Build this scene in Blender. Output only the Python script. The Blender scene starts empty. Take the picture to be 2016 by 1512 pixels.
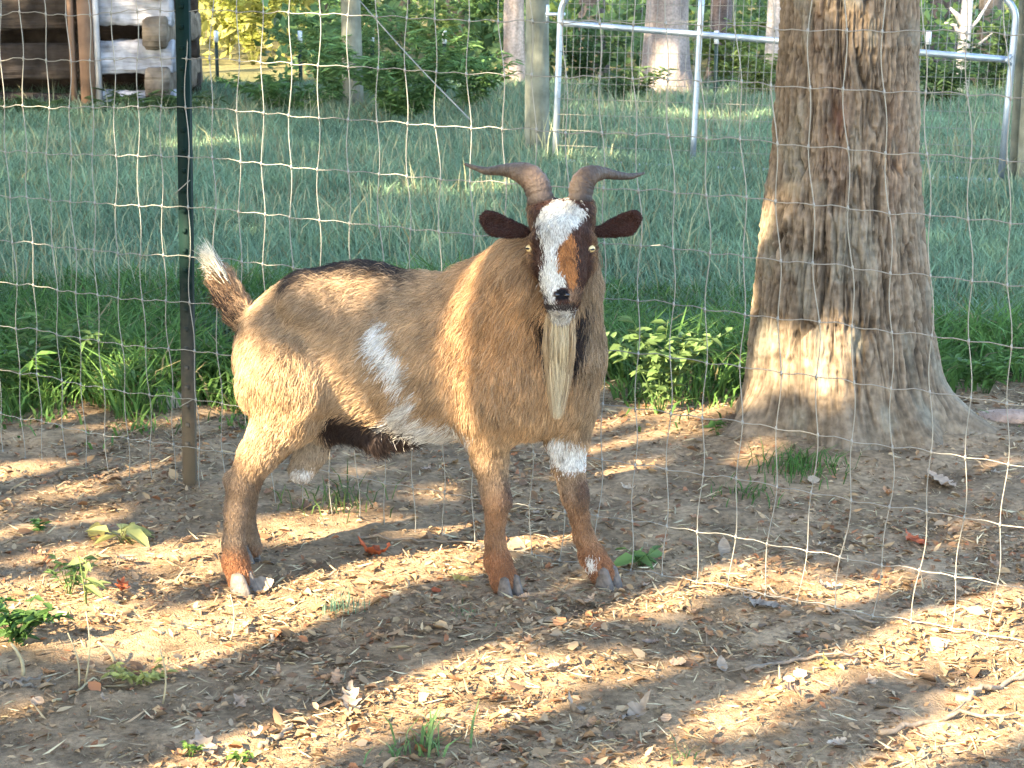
import bpy, math
import numpy as np
from mathutils import Vector
R = np.random.default_rng(11)
SC = bpy.context.scene
COL = SC.collection
# ------------------------------------------------------------------ camera
FPX = 3800.0; PITCH = math.radians(13.12); CAMH = 1.5
cam = bpy.data.cameras.new('camera'); cam_o = bpy.data.objects.new('camera', cam); COL.objects.link(cam_o)
cam.sensor_width = 36; cam.lens = 36 * FPX / 2016; cam.clip_end = 600; cam.clip_start = 0.05
cam_o.location = (0, 0, CAMH); cam_o.rotation_euler = (math.pi / 2 - PITCH, 0, 0)
cam.dof.use_dof = True; cam.dof.focus_distance = 4.5; cam.dof.aperture_fstop = 20
SC.camera = cam_o
# ------------------------------------------------------------------ light
SUN_EL = math.radians(30); SAZ = math.radians(41)           # light comes from behind-left of the camera
S = np.array([-math.cos(SAZ) * math.cos(SUN_EL), -math.sin(SAZ) * math.cos(SUN_EL), math.sin(SUN_EL)])
w = bpy.data.worlds.new('World'); SC.world = w; w.use_nodes = True
nt = w.node_tree; nt.nodes.clear()
sky = nt.nodes.new('ShaderNodeTexSky'); sky.sky_type = 'NISHITA'; sky.sun_disc = False
sky.sun_elevation = SUN_EL; sky.sun_rotation = math.atan2(S[0], S[1])
bg = nt.nodes.new('ShaderNodeBackground'); bg.inputs[1].default_value = 0.15
wo = nt.nodes.new('ShaderNodeOutputWorld')
nt.links.new(sky.outputs[0], bg.inputs[0]); nt.links.new(bg.outputs[0], wo.inputs[0])
sun = bpy.data.lights.new('sun', 'SUN'); sun.energy = 5.0; sun.angle = math.radians(0.6); sun.color = (1, 0.83, 0.58)
sun_o = bpy.data.objects.new('sun', sun); COL.objects.link(sun_o)
sun_o.rotation_euler = Vector(S).to_track_quat('Z', 'Y').to_euler(); sun_o.location = (-8, -8, 10)
SC.view_settings.view_transform = 'Standard'; SC.view_settings.look = 'None'
SC.view_settings.exposure = 3.05; SC.view_settings.gamma = 1.0
SC.cycles.max_bounces = 4; SC.cycles.diffuse_bounces = 2; SC.cycles.glossy_bounces = 2
SC.cycles.transmission_bounces = 3; SC.cycles.transparent_max_bounces = 4
SC.cycles.use_denoising = True; SC.cycles.caustics_reflective = False; SC.cycles.caustics_refractive = False; SC.cycles.adaptive_threshold = 0.02; SC.cycles.sample_clamp_indirect = 6

# ------------------------------------------------------------------ projection helpers (photo pixels -> points in the place)
cp, sp = math.cos(PITCH), math.sin(PITCH)
def ray(u, v):
    u = np.asarray(u, float); v = np.asarray(v, float)
    dx = (u - 1008) / FPX; dy = (756 - v) / FPX
    return np.stack([dx, cp + dy * sp, -sp + dy * cp], -1)
def gnd(u, v):
    r = ray(u, v); t = -CAMH / r[..., 2]
    return np.array([0, 0, CAMH]) + r * t[..., None]
def at(u, v, Y):
    r = ray(u, v); return np.array([0, 0, CAMH]) + r * (np.asarray(Y) / r[..., 1])[..., None]
def pix(P):
    P = np.asarray(P, float); x, y, z = P[..., 0], P[..., 1], P[..., 2] - CAMH
    d = y * cp - z * sp; h = y * sp + z * cp
    return 1008 + FPX * x / d, 756 - FPX * h / d
def pxm(p): return FPX / (p[1] * cp - (p[2] - CAMH) * sp)     # pixels per metre at a point

# ------------------------------------------------------------------ noise
def _h(i, j, s):
    n = (i.astype(np.int64) * 374761393 + j.astype(np.int64) * 668265263 + s * 1442695041) & 0x7fffffff
    n = ((n ^ (n >> 13)) * 1274126177) & 0x7fffffff
    return ((n ^ (n >> 16)) & 0xffff) / 65535.0
def vn(x, y, s=0):
    x = np.asarray(x, float); y = np.asarray(y, float)
    i = np.floor(x); j = np.floor(y); a = x - i; b = y - j
    a = a * a * (3 - 2 * a); b = b * b * (3 - 2 * b)
    return (_h(i, j, s) * (1 - a) + _h(i + 1, j, s) * a) * (1 - b) + (_h(i, j + 1, s) * (1 - a) + _h(i + 1, j + 1, s) * a) * b
def fbm(x, y, s=0, o=3):
    t = 0; amp = 0.5
    for k in range(o): t = t + amp * vn(x * 2 ** k, y * 2 ** k, s + k); amp *= 0.5
    return t / (1 - 0.5 ** o)
TREE = np.array([1.0, 5.78, 0.0])
def gz(x, y):
    x = np.asarray(x, float); y = np.asarray(y, float)
    z = 0.035 * (fbm(x * 1.3, y * 1.3, 3) - 0.5) + 0.012 * (fbm(x * 9, y * 9, 5, 2) - 0.5)
    d = np.hypot(x - TREE[0], y - TREE[1])
    z = z + 0.07 * np.exp(-(d / 0.62) ** 2)
    far = np.clip((y - 9) / 12, 0, 1)
    return z + far * 0.10 * (fbm(x * 0.25, y * 0.25, 9) - 0.5)

# ------------------------------------------------------------------ mesh helpers
def mk(name, V, F, mat=None, parent=None, smooth=False, col=None, colname='tint'):
    V = np.asarray(V, np.float32); me = bpy.data.meshes.new(name)
    Fs = F if isinstance(F, (list, tuple)) and np.ndim(F[0][0]) else [F]
    Fs = [np.asarray(f, np.int32) for f in Fs if len(f)]
    nl = sum(f.size for f in Fs); npoly = sum(len(f) for f in Fs)
    me.vertices.add(len(V)); me.vertices.foreach_set('co', V.ravel())
    me.loops.add(nl); me.loops.foreach_set('vertex_index', np.concatenate([f.ravel() for f in Fs]))
    me.polygons.add(npoly)
    st = []; o = 0
    for f in Fs: st.append(o + np.arange(len(f)) * f.shape[1]); o += f.size
    me.polygons.foreach_set('loop_start', np.concatenate(st).astype(np.int32))
    if smooth: me.polygons.foreach_set('use_smooth', np.ones(npoly, bool))
    if col is not None:
        a = me.attributes.new(colname, 'FLOAT_COLOR', 'POINT')
        c = np.ones((len(V), 4), np.float32); c[:, :3] = col; a.data.foreach_set('color', c.ravel())
    me.update(); me.validate()
    if mat: me.materials.append(mat)
    return lk(name, me, parent)
def lk(name, me, parent=None):
    o = bpy.data.objects.new(name, me); COL.objects.link(o)
    if parent is not None: o.parent = parent
    return o
def tag(o, label=None, cat=None, group=None, kind=None):
    if label: o['label'] = label
    if cat: o['category'] = cat
    if group: o['group'] = group
    if kind: o['kind'] = kind
    return o
def empty(name, loc=(0, 0, 0)):
    o = bpy.data.objects.new(name, None); COL.objects.link(o); o.empty_display_size = 0.1
    o.location = loc; return o
def nrm(a): return a / np.maximum(np.linalg.norm(a, axis=-1, keepdims=True), 1e-9)
def join(parts):
    V = []; F = []; o = 0
    for v, f in parts: V.append(v); F.append(np.asarray(f) + o); o += len(v)
    return np.concatenate(V), np.concatenate(F)
def tube(pts, rad, n=8, cap=True):
    pts = np.asarray(pts, float); m = len(pts); rad = np.broadcast_to(np.asarray(rad, float), (m,))
    T = nrm(np.gradient(pts, axis=0)); ref = np.array([0, 0, 1.0]) if abs(T[0][2]) < 0.9 else np.array([1.0, 0, 0])
    A = []
    a = nrm(np.cross(T[0], ref))
    for i in range(m):
        a = nrm(a - T[i] * np.dot(a, T[i])); A.append(a)
    A = np.array(A); B = np.cross(T, A)
    th = np.arange(n) * 2 * math.pi / n
    V = (pts[:, None] + rad[:, None, None] * (np.cos(th)[None, :, None] * A[:, None] + np.sin(th)[None, :, None] * B[:, None])).reshape(-1, 3)
    i, j = np.meshgrid(np.arange(m - 1), np.arange(n), indexing='ij'); k = (j + 1) % n
    F = np.stack([i * n + j, i * n + k, (i + 1) * n + k, (i + 1) * n + j], -1).reshape(-1, 4)
    if cap:
        V = np.concatenate([V, pts[:1], pts[-1:]]); c0 = m * n; jj = np.arange(n); kk = (jj + 1) % n
        F = np.concatenate([F, np.stack([kk, jj, np.full(n, c0), np.full(n, c0)], -1)[:, [0, 1, 2, 2]],
                            np.stack([(m - 1) * n + jj, (m - 1) * n + kk, np.full(n, c0 + 1), np.full(n, c0 + 1)], -1)[:, [0, 1, 2, 2]]])
        q = F[:-2 * n]; t = F[-2 * n:, :3]
        F = np.concatenate([q[:, [0, 1, 2]], q[:, [0, 2, 3]], t])
        return V, F
    return V, np.concatenate([F[:, [0, 1, 2]], F[:, [0, 2, 3]]])
def box(c, s, M=None):
    c = np.asarray(c, float); s = np.asarray(s, float) / 2
    V = np.array([[x, y, z] for x in (-1, 1) for y in (-1, 1) for z in (-1, 1)], float) * s
    if M is not None: V = V @ np.asarray(M).T
    F = np.array([[0, 1, 3, 2], [4, 6, 7, 5], [0, 4, 5, 1], [2, 3, 7, 6], [0, 2, 6, 4], [1, 5, 7, 3]])
    return V + c, np.concatenate([F[:, [0, 1, 2]], F[:, [0, 2, 3]]])
def leaves(P, D, N, L, W, fold=0.15, droop=0.15):
    """pointed leaves of six corners; P base, D direction, N up, arrays"""
    P, D, N = map(np.asarray, (P, D, N)); n = len(P); D = nrm(D); Sd = nrm(np.cross(D, N)); N = np.cross(Sd, D)
    L = np.broadcast_to(L, (n,))[:, None]; W = np.broadcast_to(W, (n,))[:, None]
    m = P + D * L * 0.45
    V = np.stack([P, P + D * L * 0.3 + Sd * W * 0.48 + N * W * fold, P + D * L * 0.68 + Sd * W * 0.36 + N * (W * fold - L * droop * 0.5),
                  P + D * L - N * L * droop, P + D * L * 0.68 - Sd * W * 0.36 + N * (W * fold - L * droop * 0.5), P + D * L * 0.3 - Sd * W * 0.48 + N * W * fold], 1)
    b = np.arange(n)[:, None] * 6
    F = np.concatenate([b + [0, 1, 2], b + [0, 2, 3], b + [0, 3, 4], b + [0, 4, 5]])
    return V.reshape(-1, 3), F
def cards(P, D, N, L, W):
    P, D, N = map(np.asarray, (P, D, N)); n = len(P); D = nrm(D); Sd = nrm(np.cross(D, N)); N = np.cross(Sd, D)
    L = np.broadcast_to(L, (n,))[:, None]; W = np.broadcast_to(W, (n,))[:, None]
    V = np.stack([P, P + D * L * 0.5 + Sd * W * 0.5 + N * W * 0.15, P + D * L, P + D * L * 0.5 - Sd * W * 0.5 + N * W * 0.15], 1)
    b = np.arange(n)[:, None] * 4
    return V.reshape(-1, 3), np.concatenate([b + [0, 1, 2], b + [0, 2, 3]])
def blades(P, H, Wd, lean, az, curl=0.6):
    """grass blades of three triangles"""
    n = len(P); d = np.stack([np.cos(az), np.sin(az), 0 * az], -1); s = np.stack([-d[:, 1], d[:, 0], 0 * az], -1)
    # blade face turned at random
    t = R.uniform(0, math.pi, n); s = s * np.cos(t)[:, None] + d * np.sin(t)[:, None]
    up = np.array([0, 0, 1.0]); H = H[:, None]; Wd = Wd[:, None]; lean = lean[:, None]
    m = P + up * H * 0.55 + d * H * lean * 0.3
    tip = P + up * H * (1 - 0.35 * lean * curl) + d * H * lean
    V = np.stack([P - s * Wd * 0.4, P + s * Wd * 0.4, m - s * Wd * 0.5, m + s * Wd * 0.5, tip], 1)
    b = np.arange(n)[:, None] * 5
    return V.reshape(-1, 3), np.concatenate([b + [0, 1, 3], b + [0, 3, 2], b + [2, 3, 4]])
def rdir(n): return nrm(R.normal(size=(n, 3)))
def inpoly(u, v, poly):
    poly = np.asarray(poly, float); r = np.zeros(u.shape, bool); x0, y0 = poly[-1]
    for x1, y1 in poly:
        c = ((y1 > v) != (y0 > v)) & (u < (x0 - x1) * (v - y1) / (y0 - y1 + 1e-12) + x1); r ^= c; x0, y0 = x1, y1
    return r

# ------------------------------------------------------------------ materials
def nodes(m): m.use_nodes = True; m.node_tree.nodes.clear(); return m.node_tree.nodes, m.node_tree.links
def pmat(name, base=(0.5, 0.5, 0.5), attr=None, rough=0.8, spec=0.3, metal=0.0, trans=0.0, var=None, bump=None, rnd=None):
    """principled surface. attr: colour attribute; var=(scale, amount); bump=(scale, dist, stretch); rnd: list of colours picked per object"""
    m = bpy.data.materials.new(name); N, L = nodes(m)
    out = N.new('ShaderNodeOutputMaterial'); b = N.new('ShaderNodeBsdfPrincipled')
    b.inputs['Roughness'].default_value = rough; b.inputs['Specular IOR Level'].default_value = spec; b.inputs['Metallic'].default_value = metal
    if attr: a = N.new('ShaderNodeAttribute'); a.attribute_name = attr; c = a.outputs['Color']
    elif rnd:
        oi = N.new('ShaderNodeObjectInfo'); cr = N.new('ShaderNodeValToRGB'); L.new(oi.outputs['Random'], cr.inputs[0])
        e = cr.color_ramp.elements
        while len(e) < len(rnd): e.new(0.5)
        for i, k in enumerate(rnd): e[i].position = i / (len(rnd) - 1); e[i].color = (*k, 1)
        c = cr.outputs[0]
    else: a = N.new('ShaderNodeRGB'); a.outputs[0].default_value = (*base, 1); c = a.outputs[0]
    tc = N.new('ShaderNodeTexCoord')
    if var:
        n = N.new('ShaderNodeTexNoise'); n.inputs['Scale'].default_value = var[0]; n.inputs['Detail'].default_value = 5
        L.new(tc.outputs['Object'], n.inputs['Vector'])
        mr = N.new('ShaderNodeMapRange'); mr.inputs[1].default_value = 0.3; mr.inputs[2].default_value = 0.7
        mr.inputs[3].default_value = 1 - var[1]; mr.inputs[4].default_value = 1 + var[1]; L.new(n.outputs[0], mr.inputs[0])
        mx = N.new('ShaderNodeVectorMath'); mx.operation = 'SCALE'; L.new(c, mx.inputs[0]); L.new(mr.outputs[0], mx.inputs['Scale']); c = mx.outputs[0]
    L.new(c, b.inputs['Base Color'])
    if bump:
        n = N.new('ShaderNodeTexNoise'); n.inputs['Scale'].default_value = bump[0]; n.inputs['Detail'].default_value = 6
        mp = N.new('ShaderNodeMapping'); mp.inputs['Scale'].default_value = bump[2] if len(bump) > 2 else (1, 1, 1)
        L.new(tc.outputs['Object'], mp.inputs[0]); L.new(mp.outputs[0], n.inputs['Vector'])
        bu = N.new('ShaderNodeBump'); bu.inputs['Distance'].default_value = bump[1]; L.new(n.outputs[0], bu.inputs['Height']); L.new(bu.outputs[0], b.inputs['Normal'])
    sh = b.outputs[0]
    if trans:
        t = N.new('ShaderNodeBsdfTranslucent'); L.new(c, t.inputs[0]); mxs = N.new('ShaderNodeMixShader'); mxs.inputs[0].default_value = trans
        L.new(sh, mxs.inputs[1]); L.new(t.outputs[0], mxs.inputs[2]); sh = mxs.outputs[0]
    L.new(sh, out.inputs[0]); return m
M_ground = pmat('soil', attr='tint', rough=0.95, spec=0.1, var=(60, 0.35), bump=(220, 0.006))
M_litter = pmat('dry_leaf_bits', attr='tint', rough=0.8, spec=0.2, trans=0.12)
M_grass = pmat('grass_blade', attr='tint', rough=0.65, spec=0.18, trans=0.3)
M_leaf = pmat('green_leaf', attr='tint', rough=0.6, spec=0.2, trans=0.38)
M_bark = pmat('bark', attr='tint', rough=0.9, spec=0.15, var=(45, 0.3), bump=(120, 0.006, (1, 1, 0.25)))
M_wire = pmat('galvanised_wire', (0.26, 0.245, 0.205), rough=0.5, spec=0.4, metal=0.3)
M_pipe = pmat('galvanised_pipe', (0.42, 0.48, 0.55), rough=0.38, spec=0.5, metal=0.6, var=(14, 0.15))
M_coat = pmat('goat_hair', attr='tint', rough=0.55, spec=0.25)
M_skin = pmat('goat_hide', attr='tint', rough=0.85, spec=0.05, var=(160, 0.2), bump=(260, 0.004))
M_horn = pmat('goat_horn', attr='tint', rough=0.6, spec=0.3, var=(90, 0.25), bump=(150, 0.004))
M_hoof = pmat('hoof', (0.11, 0.092, 0.078), rough=0.6, var=(80, 0.4), bump=(120, 0.003))
M_post = pmat('weathered_wood', (0.20, 0.20, 0.15), rough=0.9, spec=0.1, var=(9, 0.35), bump=(30, 0.012, (1, 1, 0.12)))
M_log = pmat('hewn_log', attr='tint', rough=0.9, spec=0.1, var=(9, 0.4), bump=(22, 0.05, (0.1, 1, 1)))

# ------------------------------------------------------------------ ground sheet
def edge_y(x): return 6.15 + 0.8 * (vn(x * 1.1, 0 * x, 21) - 0.5) + 0.35 * (vn(x * 5, 0 * x + 3, 22) - 0.5) + 0.10 * np.clip(x, 0, 2)
xs = np.concatenate([-np.geomspace(220, 2.6, 46), np.arange(-2.5, 2.6, 0.02), np.geomspace(2.7, 220, 46)])
ys = np.concatenate([-np.geomspace(200, 1.0, 30), np.arange(-0.9, 2.4, 0.15), np.arange(2.4, 8.4, 0.02), np.geomspace(8.45, 300, 90)])
X, Y = np.meshgrid(xs, ys, indexing='ij')
near = (np.abs(X) < 2.6) & (Y > 2.3) & (Y < 8.4)
Z = gz(X, Y) + near * (0.012 * (fbm(X * 28, Y * 28, 41, 2) - 0.5) + 0.02 * (fbm(X * 6, Y * 11, 43, 2) - 0.5))
a = fbm(X * 2.2, Y * 2.2, 51); b_ = fbm(X * 11, Y * 14, 52, 3)
soil = (np.array([0.265, 0.180, 0.104])[None, None] * (0.30 + 1.25 * b_[..., None])
        + np.array([0.05, 0.036, 0.018]) * np.clip(a - 0.45, 0, 1)[..., None] * 3)
gr = np.clip((Y - edge_y(X)) / 0.25 + 0.2 * (b_ - 0.5), 0, 1)[..., None]
far_ = np.clip((Y - 19) / 3, 0, 1)[..., None]; soil = soil * (1 - gr) + (np.array([0.045, 0.06, 0.022]) * (1 - far_) + np.array([0.17, 0.15, 0.065]) * far_) * gr
nx, ny = X.shape
i, j = np.meshgrid(np.arange(nx - 1), np.arange(ny - 1), indexing='ij'); q = (i * ny + j).ravel()
F = np.stack([q, q + ny, q + ny + 1, q + 1], -1)
ground = mk('ground', np.stack([X, Y, Z], -1).reshape(-1, 3), F, M_ground, smooth=True, col=soil.reshape(-1, 3))
tag(ground, 'bare brown soil running into a green pasture', 'ground', kind='structure')

# ------------------------------------------------------------------ chosen sun patches: crown leaves are left out along their rays
E1 = nrm(np.cross(S, [0, 0, 1.0])); E2 = np.cross(S, E1)
CS = 0.03; GN = 2000
def ecell(P): return (np.stack([P @ E1, P @ E2], -1) / CS + GN / 2).astype(int)
LIT = np.zeros((GN, GN), bool)
def gap(u, v, ru, rv, Y=None, ang=0):
    if Y is not None and Y < 4.6: ru *= 1.0; rv *= 0.95      # the goat's own patches stay small
    n = 900; r = np.sqrt(R.random(n)); t = R.random(n) * 2 * math.pi
    r = r * (0.72 + 0.5 * vn(np.cos(t) * 1.7 + u, np.sin(t) * 1.7 + v, 77))
    a = r * np.cos(t) * ru; b = r * np.sin(t) * rv; c, s = math.cos(math.radians(ang)), math.sin(math.radians(ang))
    uu = u + a * c - b * s; vv = v + a * s + b * c
    P = gnd(uu, vv) if Y is None else at(uu, vv, np.full(n, Y))
    cc = ecell(P)
    for dx in range(-2, 3):
        for dy in range(-2, 3): LIT[np.clip(cc[:, 0] + dx, 0, GN - 1), np.clip(cc[:, 1] + dy, 0, GN - 1)] = True
for g in [(700, 1195, 260, 42), (470, 1250, 160, 30), (230, 1350, 330, 75), (560, 1330, 210, 40, None, -8), (1090, 1262, 210, 26, None, -14),
          (330, 1440, 280, 40), (90, 1420, 220, 65), (300, 1480, 240, 30), (640, 1420, 120, 22), (480, 1395, 160, 36), (120, 1260, 90, 16), (640, 1290, 90, 16), (60, 1180, 60, 12), (1900, 1290, 140, 30), (1400, 1470, 120, 24), (820, 1072, 115, 16), (1850, 1405, 330, 110), (1600, 1470, 260, 45), (1590, 1290, 120, 26, None, -6), (1450, 1122, 70, 18),
          (1700, 1160, 70, 20), (1130, 1420, 110, 24), (120, 1062, 170, 18), (60, 950, 130, 16), (1255, 868, 80, 24), (1310, 950, 90, 16),
          (1880, 1200, 140, 26), (1230, 1180, 60, 24), (980, 1140, 120, 18), (640, 1040, 60, 10), (1500, 1380, 130, 18), (1240, 1480, 160, 22),
          (270, 780, 90, 45, 5.95), (110, 700, 60, 50, 6.1), (1290, 740, 110, 90, 5.85), (1510, 725, 36, 60, 5.62), (1690, 725, 62, 50, 5.5), (1600, 850, 90, 16, 5.5),
          (1640, 55, 26, 16, 5.6),
          # the goat
          (492, 750, 30, 90, 4.30), (640, 745, 80, 40, 4.24), (600, 600, 50, 20, 4.30), (725, 603, 75, 24, 4.26), (865, 590, 60, 50, 4.24),
          (955, 540, 75, 36, 4.24), (1000, 690, 60, 40, 4.2), (905, 810, 40, 40, 4.26), (762, 690, 22, 70, 4.26), (940, 920, 14, 90, 4.3),
          (965, 1080, 24, 60, 4.3), (515, 880, 40, 50, 4.31), (465, 1112, 22, 24, 4.3), (1030, 340, 36, 18, 4.22),
          (1180, 1120, 24, 16, 4.36), (1128, 905, 24, 16, 4.33), (430, 530, 16, 20, 4.5), (880, 700, 30, 60, 4.22), (690, 690, 40, 30, 4.25), (800, 650, 30, 40, 4.24), (770, 740, 26, 40, 4.25), (985, 620, 50, 40, 4.22), (640, 660, 40, 30, 4.28),
          (840, 848, 50, 10, 4.28), (560, 800, 40, 40, 4.28), (900, 690, 26, 40, 4.22),
          # pasture, shed and wood
          (330, 235, 70, 22, 13.5), (480, 100, 150, 95, 24), (480, 60, 170, 90, 28), (480, 100, 150, 90, 33), (490, 135, 130, 30), (500, 100, 140, 30), (490, 60, 150, 40), (490, 20, 160, 40), (500, 60, 150, 80, 22), (1310, 130, 45, 55, 17.2), (1425, 110, 45, 60, 19), (870, 110, 60, 40, 17.5),
          (1010, 60, 25, 60, 18), (1150, 210, 60, 14, 16), (1890, 60, 30, 50, 18), (1380, 210, 120, 12, 15.5), (700, 30, 60, 30, 17),
          (860, 330, 160, 12, 11), (1100, 290, 60, 60, 12.6), (1365, 200, 14, 120, 12.2)]:
    gap(*g)
def sunlit(P):
    c = np.clip(ecell(P), 0, GN - 1); a = P @ E1; b = P @ E2        # noise frays the planned gaps and opens small holes elsewhere
    return (LIT[c[:, 0], c[:, 1]] & (fbm(a * 4.5, b * 4.5, 151, 2) > 0.385)) | ((fbm(a * 5, b * 5, 153, 2) > 0.645) & (P[:, 1] - S[1] * P[:, 2] / S[2] < 7.0))

# ------------------------------------------------------------------ goat
GP = []          # primitives: a, b, ra, rb, flatten in depth, blend, flow, hair length, region
def prim(p, q, ky=1.0, k=0.03, flow=(-0.7, 0, -0.7), hl=0.022, reg='body'):
    a = at(p[0], p[1], p[3]); b = at(q[0], q[1], q[3])
    GP.append((a, b, p[2] / pxm(a), q[2] / pxm(b), ky, k, nrm(np.array(flow, float)), hl, reg))
def chain(pts, **kw):
    for p, q in zip(pts, pts[1:]): prim(p, q, **kw)
fb = (-0.75, 0, -0.55)
prim((572, 668, 93, 4.46), (700, 684, 152, 4.44), ky=1.22, k=0.04, flow=fb)
prim((612, 618, 78, 4.45), (700, 636, 98, 4.44), ky=1.2, k=0.04, flow=fb)
prim((700, 684, 152, 4.44), (860, 704, 152, 4.41), ky=1.18, k=0.04, flow=fb)
prim((860, 704, 152, 4.41), (990, 700, 152, 4.36), ky=1.15, k=0.04, flow=(-0.6, 0, -0.75))
prim((990, 700, 150, 4.36), (1062, 694, 116, 4.31), ky=1.1, k=0.04, flow=(-0.15, 0, -1))
prim((1040, 770, 90, 4.31), (1085, 760, 86, 4.32), ky=1.1, k=0.04, flow=(0, 0, -1))
prim((985, 640, 62, 4.255), (945, 760, 58, 4.25), ky=1.3, k=0.05, flow=(-0.4, 0, -0.9))       # shoulder blade
prim((1010, 745, 52, 4.235), (1000, 790, 48, 4.24), ky=1.2, k=0.04, flow=(-0.2, 0, -1))           # point of the shoulder
prim((600, 590, 40, 4.36), (640, 600, 34, 4.35), k=0.06, flow=fb)                                 # hip bone
prim((612, 785, 38, 4.30), (600, 755, 44, 4.31), k=0.07, flow=(-0.4, 0, -0.9))                    # stifle
prim((560, 740, 60, 4.32), (520, 760, 46, 4.36), k=0.05, flow=(-0.3, 0, -1))                      # ham
chain([(988, 622, 118, 4.37), (1048, 570, 92, 4.30), (1100, 500, 64, 4.25)], ky=1.0, k=0.03, flow=(-0.45, 0, -0.9), hl=0.035)
prim((1108, 560, 66, 4.27), (1104, 690, 74, 4.29), k=0.03, flow=(0, 0, -1), hl=0.03)
fl = (-0.1, 0, -1)
# near hind leg
prim((560, 705, 90, 4.40), (574, 795, 68, 4.36), ky=1.15, k=0.04, flow=(-0.3, 0, -1))
prim((576, 800, 62, 4.36), (508, 895, 35, 4.335), k=0.03, flow=(-0.6, 0, -0.8), hl=0.016)
chain([(508, 898, 36, 4.335), (474, 950, 27, 4.33), (464, 1005, 21, 4.32), (460, 1070, 20, 4.31), (463, 1104, 24, 4.31), (474, 1142, 24, 4.30)], k=0.012, flow=fl, hl=0.007, reg='leg')
prim((470, 952, 27, 4.33), (455, 944, 14, 4.335), k=0.014, flow=fl, hl=0.007, reg='leg')
# far hind leg
prim((575, 705, 85, 4.50), (590, 800, 66, 4.53), ky=1.1, k=0.04, flow=(-0.3, 0, -1))
chain([(590, 805, 60, 4.53), (530, 880, 34, 4.53), (494, 930, 26, 4.53), (486, 985, 18, 4.53), (484, 1035, 17, 4.53), (486, 1055, 20, 4.53), (493, 1078, 21, 4.52)], k=0.012, flow=fl, hl=0.007, reg='leg')
# near front leg
prim((965, 770, 66, 4.28), (962, 850, 47, 4.30), k=0.04, flow=(-0.1, 0, -1))
chain([(962, 850, 42, 4.30), (964, 905, 34, 4.305), (974, 960, 26, 4.305), (979, 985, 26, 4.30), (976, 1020, 18, 4.305), (974, 1062, 17, 4.305), (979, 1103, 24, 4.305), (993, 1143, 26, 4.295)], k=0.012, flow=fl, hl=0.007, reg='leg')
# far front leg
prim((1112, 800, 60, 4.38), (1116, 860, 42, 4.375), k=0.035, flow=(0, 0, -1))
chain([(1116, 860, 37, 4.375), (1118, 915, 31, 4.375), (1128, 958, 25, 4.37), (1133, 980, 24, 4.365), (1140, 1015, 17, 4.37), (1149, 1055, 17, 4.37), (1165, 1092, 23, 4.37), (1187, 1128, 26, 4.36)], k=0.012, flow=fl, hl=0.007, reg='leg')
# scrotum, sheath
chain([(628, 845, 34, 4.45), (612, 890, 28, 4.44), (594, 925, 25, 4.43)], k=0.02, flow=(-0.2, 0, -1), hl=0.008, reg='scrotum')
chain([(650, 832, 22, 4.42), (740, 845, 22, 4.41), (812, 850, 15, 4.40)], k=0.04, flow=(0.6, 0, -0.7), hl=0.036, reg='belly')
# tail
chain([(505, 645, 30, 4.48), (478, 620, 20, 4.49), (455, 588, 17, 4.50), (440, 558, 14, 4.51), (432, 538, 9, 4.51)], k=0.02, flow=(-0.45, 0, 0.85), hl=0.034, reg='tail')
# head
H = dict(reg='head', hl=0.010)
prim((1108, 452, 56, 4.205), (1108, 482, 58, 4.175), k=0.02, flow=(0, 0, 1), **H)
prim((1108, 478, 50, 4.14), (1107, 545, 40, 4.085), k=0.02, flow=(0, 0, 1), **H)
prim((1107, 545, 40, 4.085), (1106, 590, 33, 4.045), k=0.015, flow=(0, 0, 1), **H)
prim((1108, 535, 47, 4.17), (1105, 608, 25, 4.08), k=0.015, flow=(0, 0, -1), **H)
prim((1062, 488, 22, 4.165), (1068, 515, 26, 4.165), k=0.02, flow=(-0.3, 0, -1), **H)
prim((1150, 488, 22, 4.165), (1146, 515, 26, 4.165), k=0.02, flow=(0.3, 0, -1), **H)
prim((1054, 474, 13, 4.142), (1076, 466, 16, 4.125), k=0.012, flow=(0, 0, 1), **H)    # brow ridges
prim((1158, 474, 13, 4.142), (1138, 466, 16, 4.125), k=0.012, flow=(0, 0, 1), **H)
prim((1068, 412, 28, 4.205), (1074, 425, 32, 4.19), k=0.02, flow=(0, 0, -1), **H)
prim((1142, 412, 28, 4.205), (1138, 425, 32, 4.19), k=0.02, flow=(0, 0, -1), **H)
prim((1104, 618, 22, 4.085), (1104, 622, 20, 4.08), k=0.01, flow=(0, 0, -1), **H)
E_ = dict(reg='ear', hl=0.0035)
chain([(1034, 456, 13, 4.20), (1006, 451, 19, 4.20), (976, 443, 24, 4.19), (963, 432, 20, 4.185)], ky=3.2, k=0.006, flow=(-1, 0, 0.1), **E_)
chain([(1178, 456, 13, 4.20), (1206, 450, 19, 4.20), (1233, 442, 24, 4.19), (1247, 430, 19, 4.185)], ky=3.2, k=0.006, flow=(1, 0, 0.1), **E_)
NEG = []
def carve(p, q, k=0.006): a = at(p[0], p[1], p[3]); b = at(q[0], q[1], q[3]); NEG.append((a, b, p[2] / pxm(a), q[2] / pxm(b), 1.0, k))
carve((1096, 578, 5, 4.005), (1093, 585, 5, 4.01)); carve((1116, 578, 5, 4.005), (1119, 585, 5, 4.01))
for q in ((700, 690, 60, 4.15, 690, 760, 60, 4.15), (690, 610, 40, 4.20, 740, 620, 40, 4.19), (905, 660, 30, 4.185, 890, 800, 30, 4.20), (1040, 640, 24, 4.155, 1050, 720, 24, 4.165), (640, 840, 26, 4.27, 655, 800, 22, 4.245)):
    carve((q[0], q[1], q[2], q[3]), (q[4], q[5], q[6], q[7]), 0.05)        # flank hollow, loin, behind the shoulder, jugular groove, stifle fold
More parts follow.
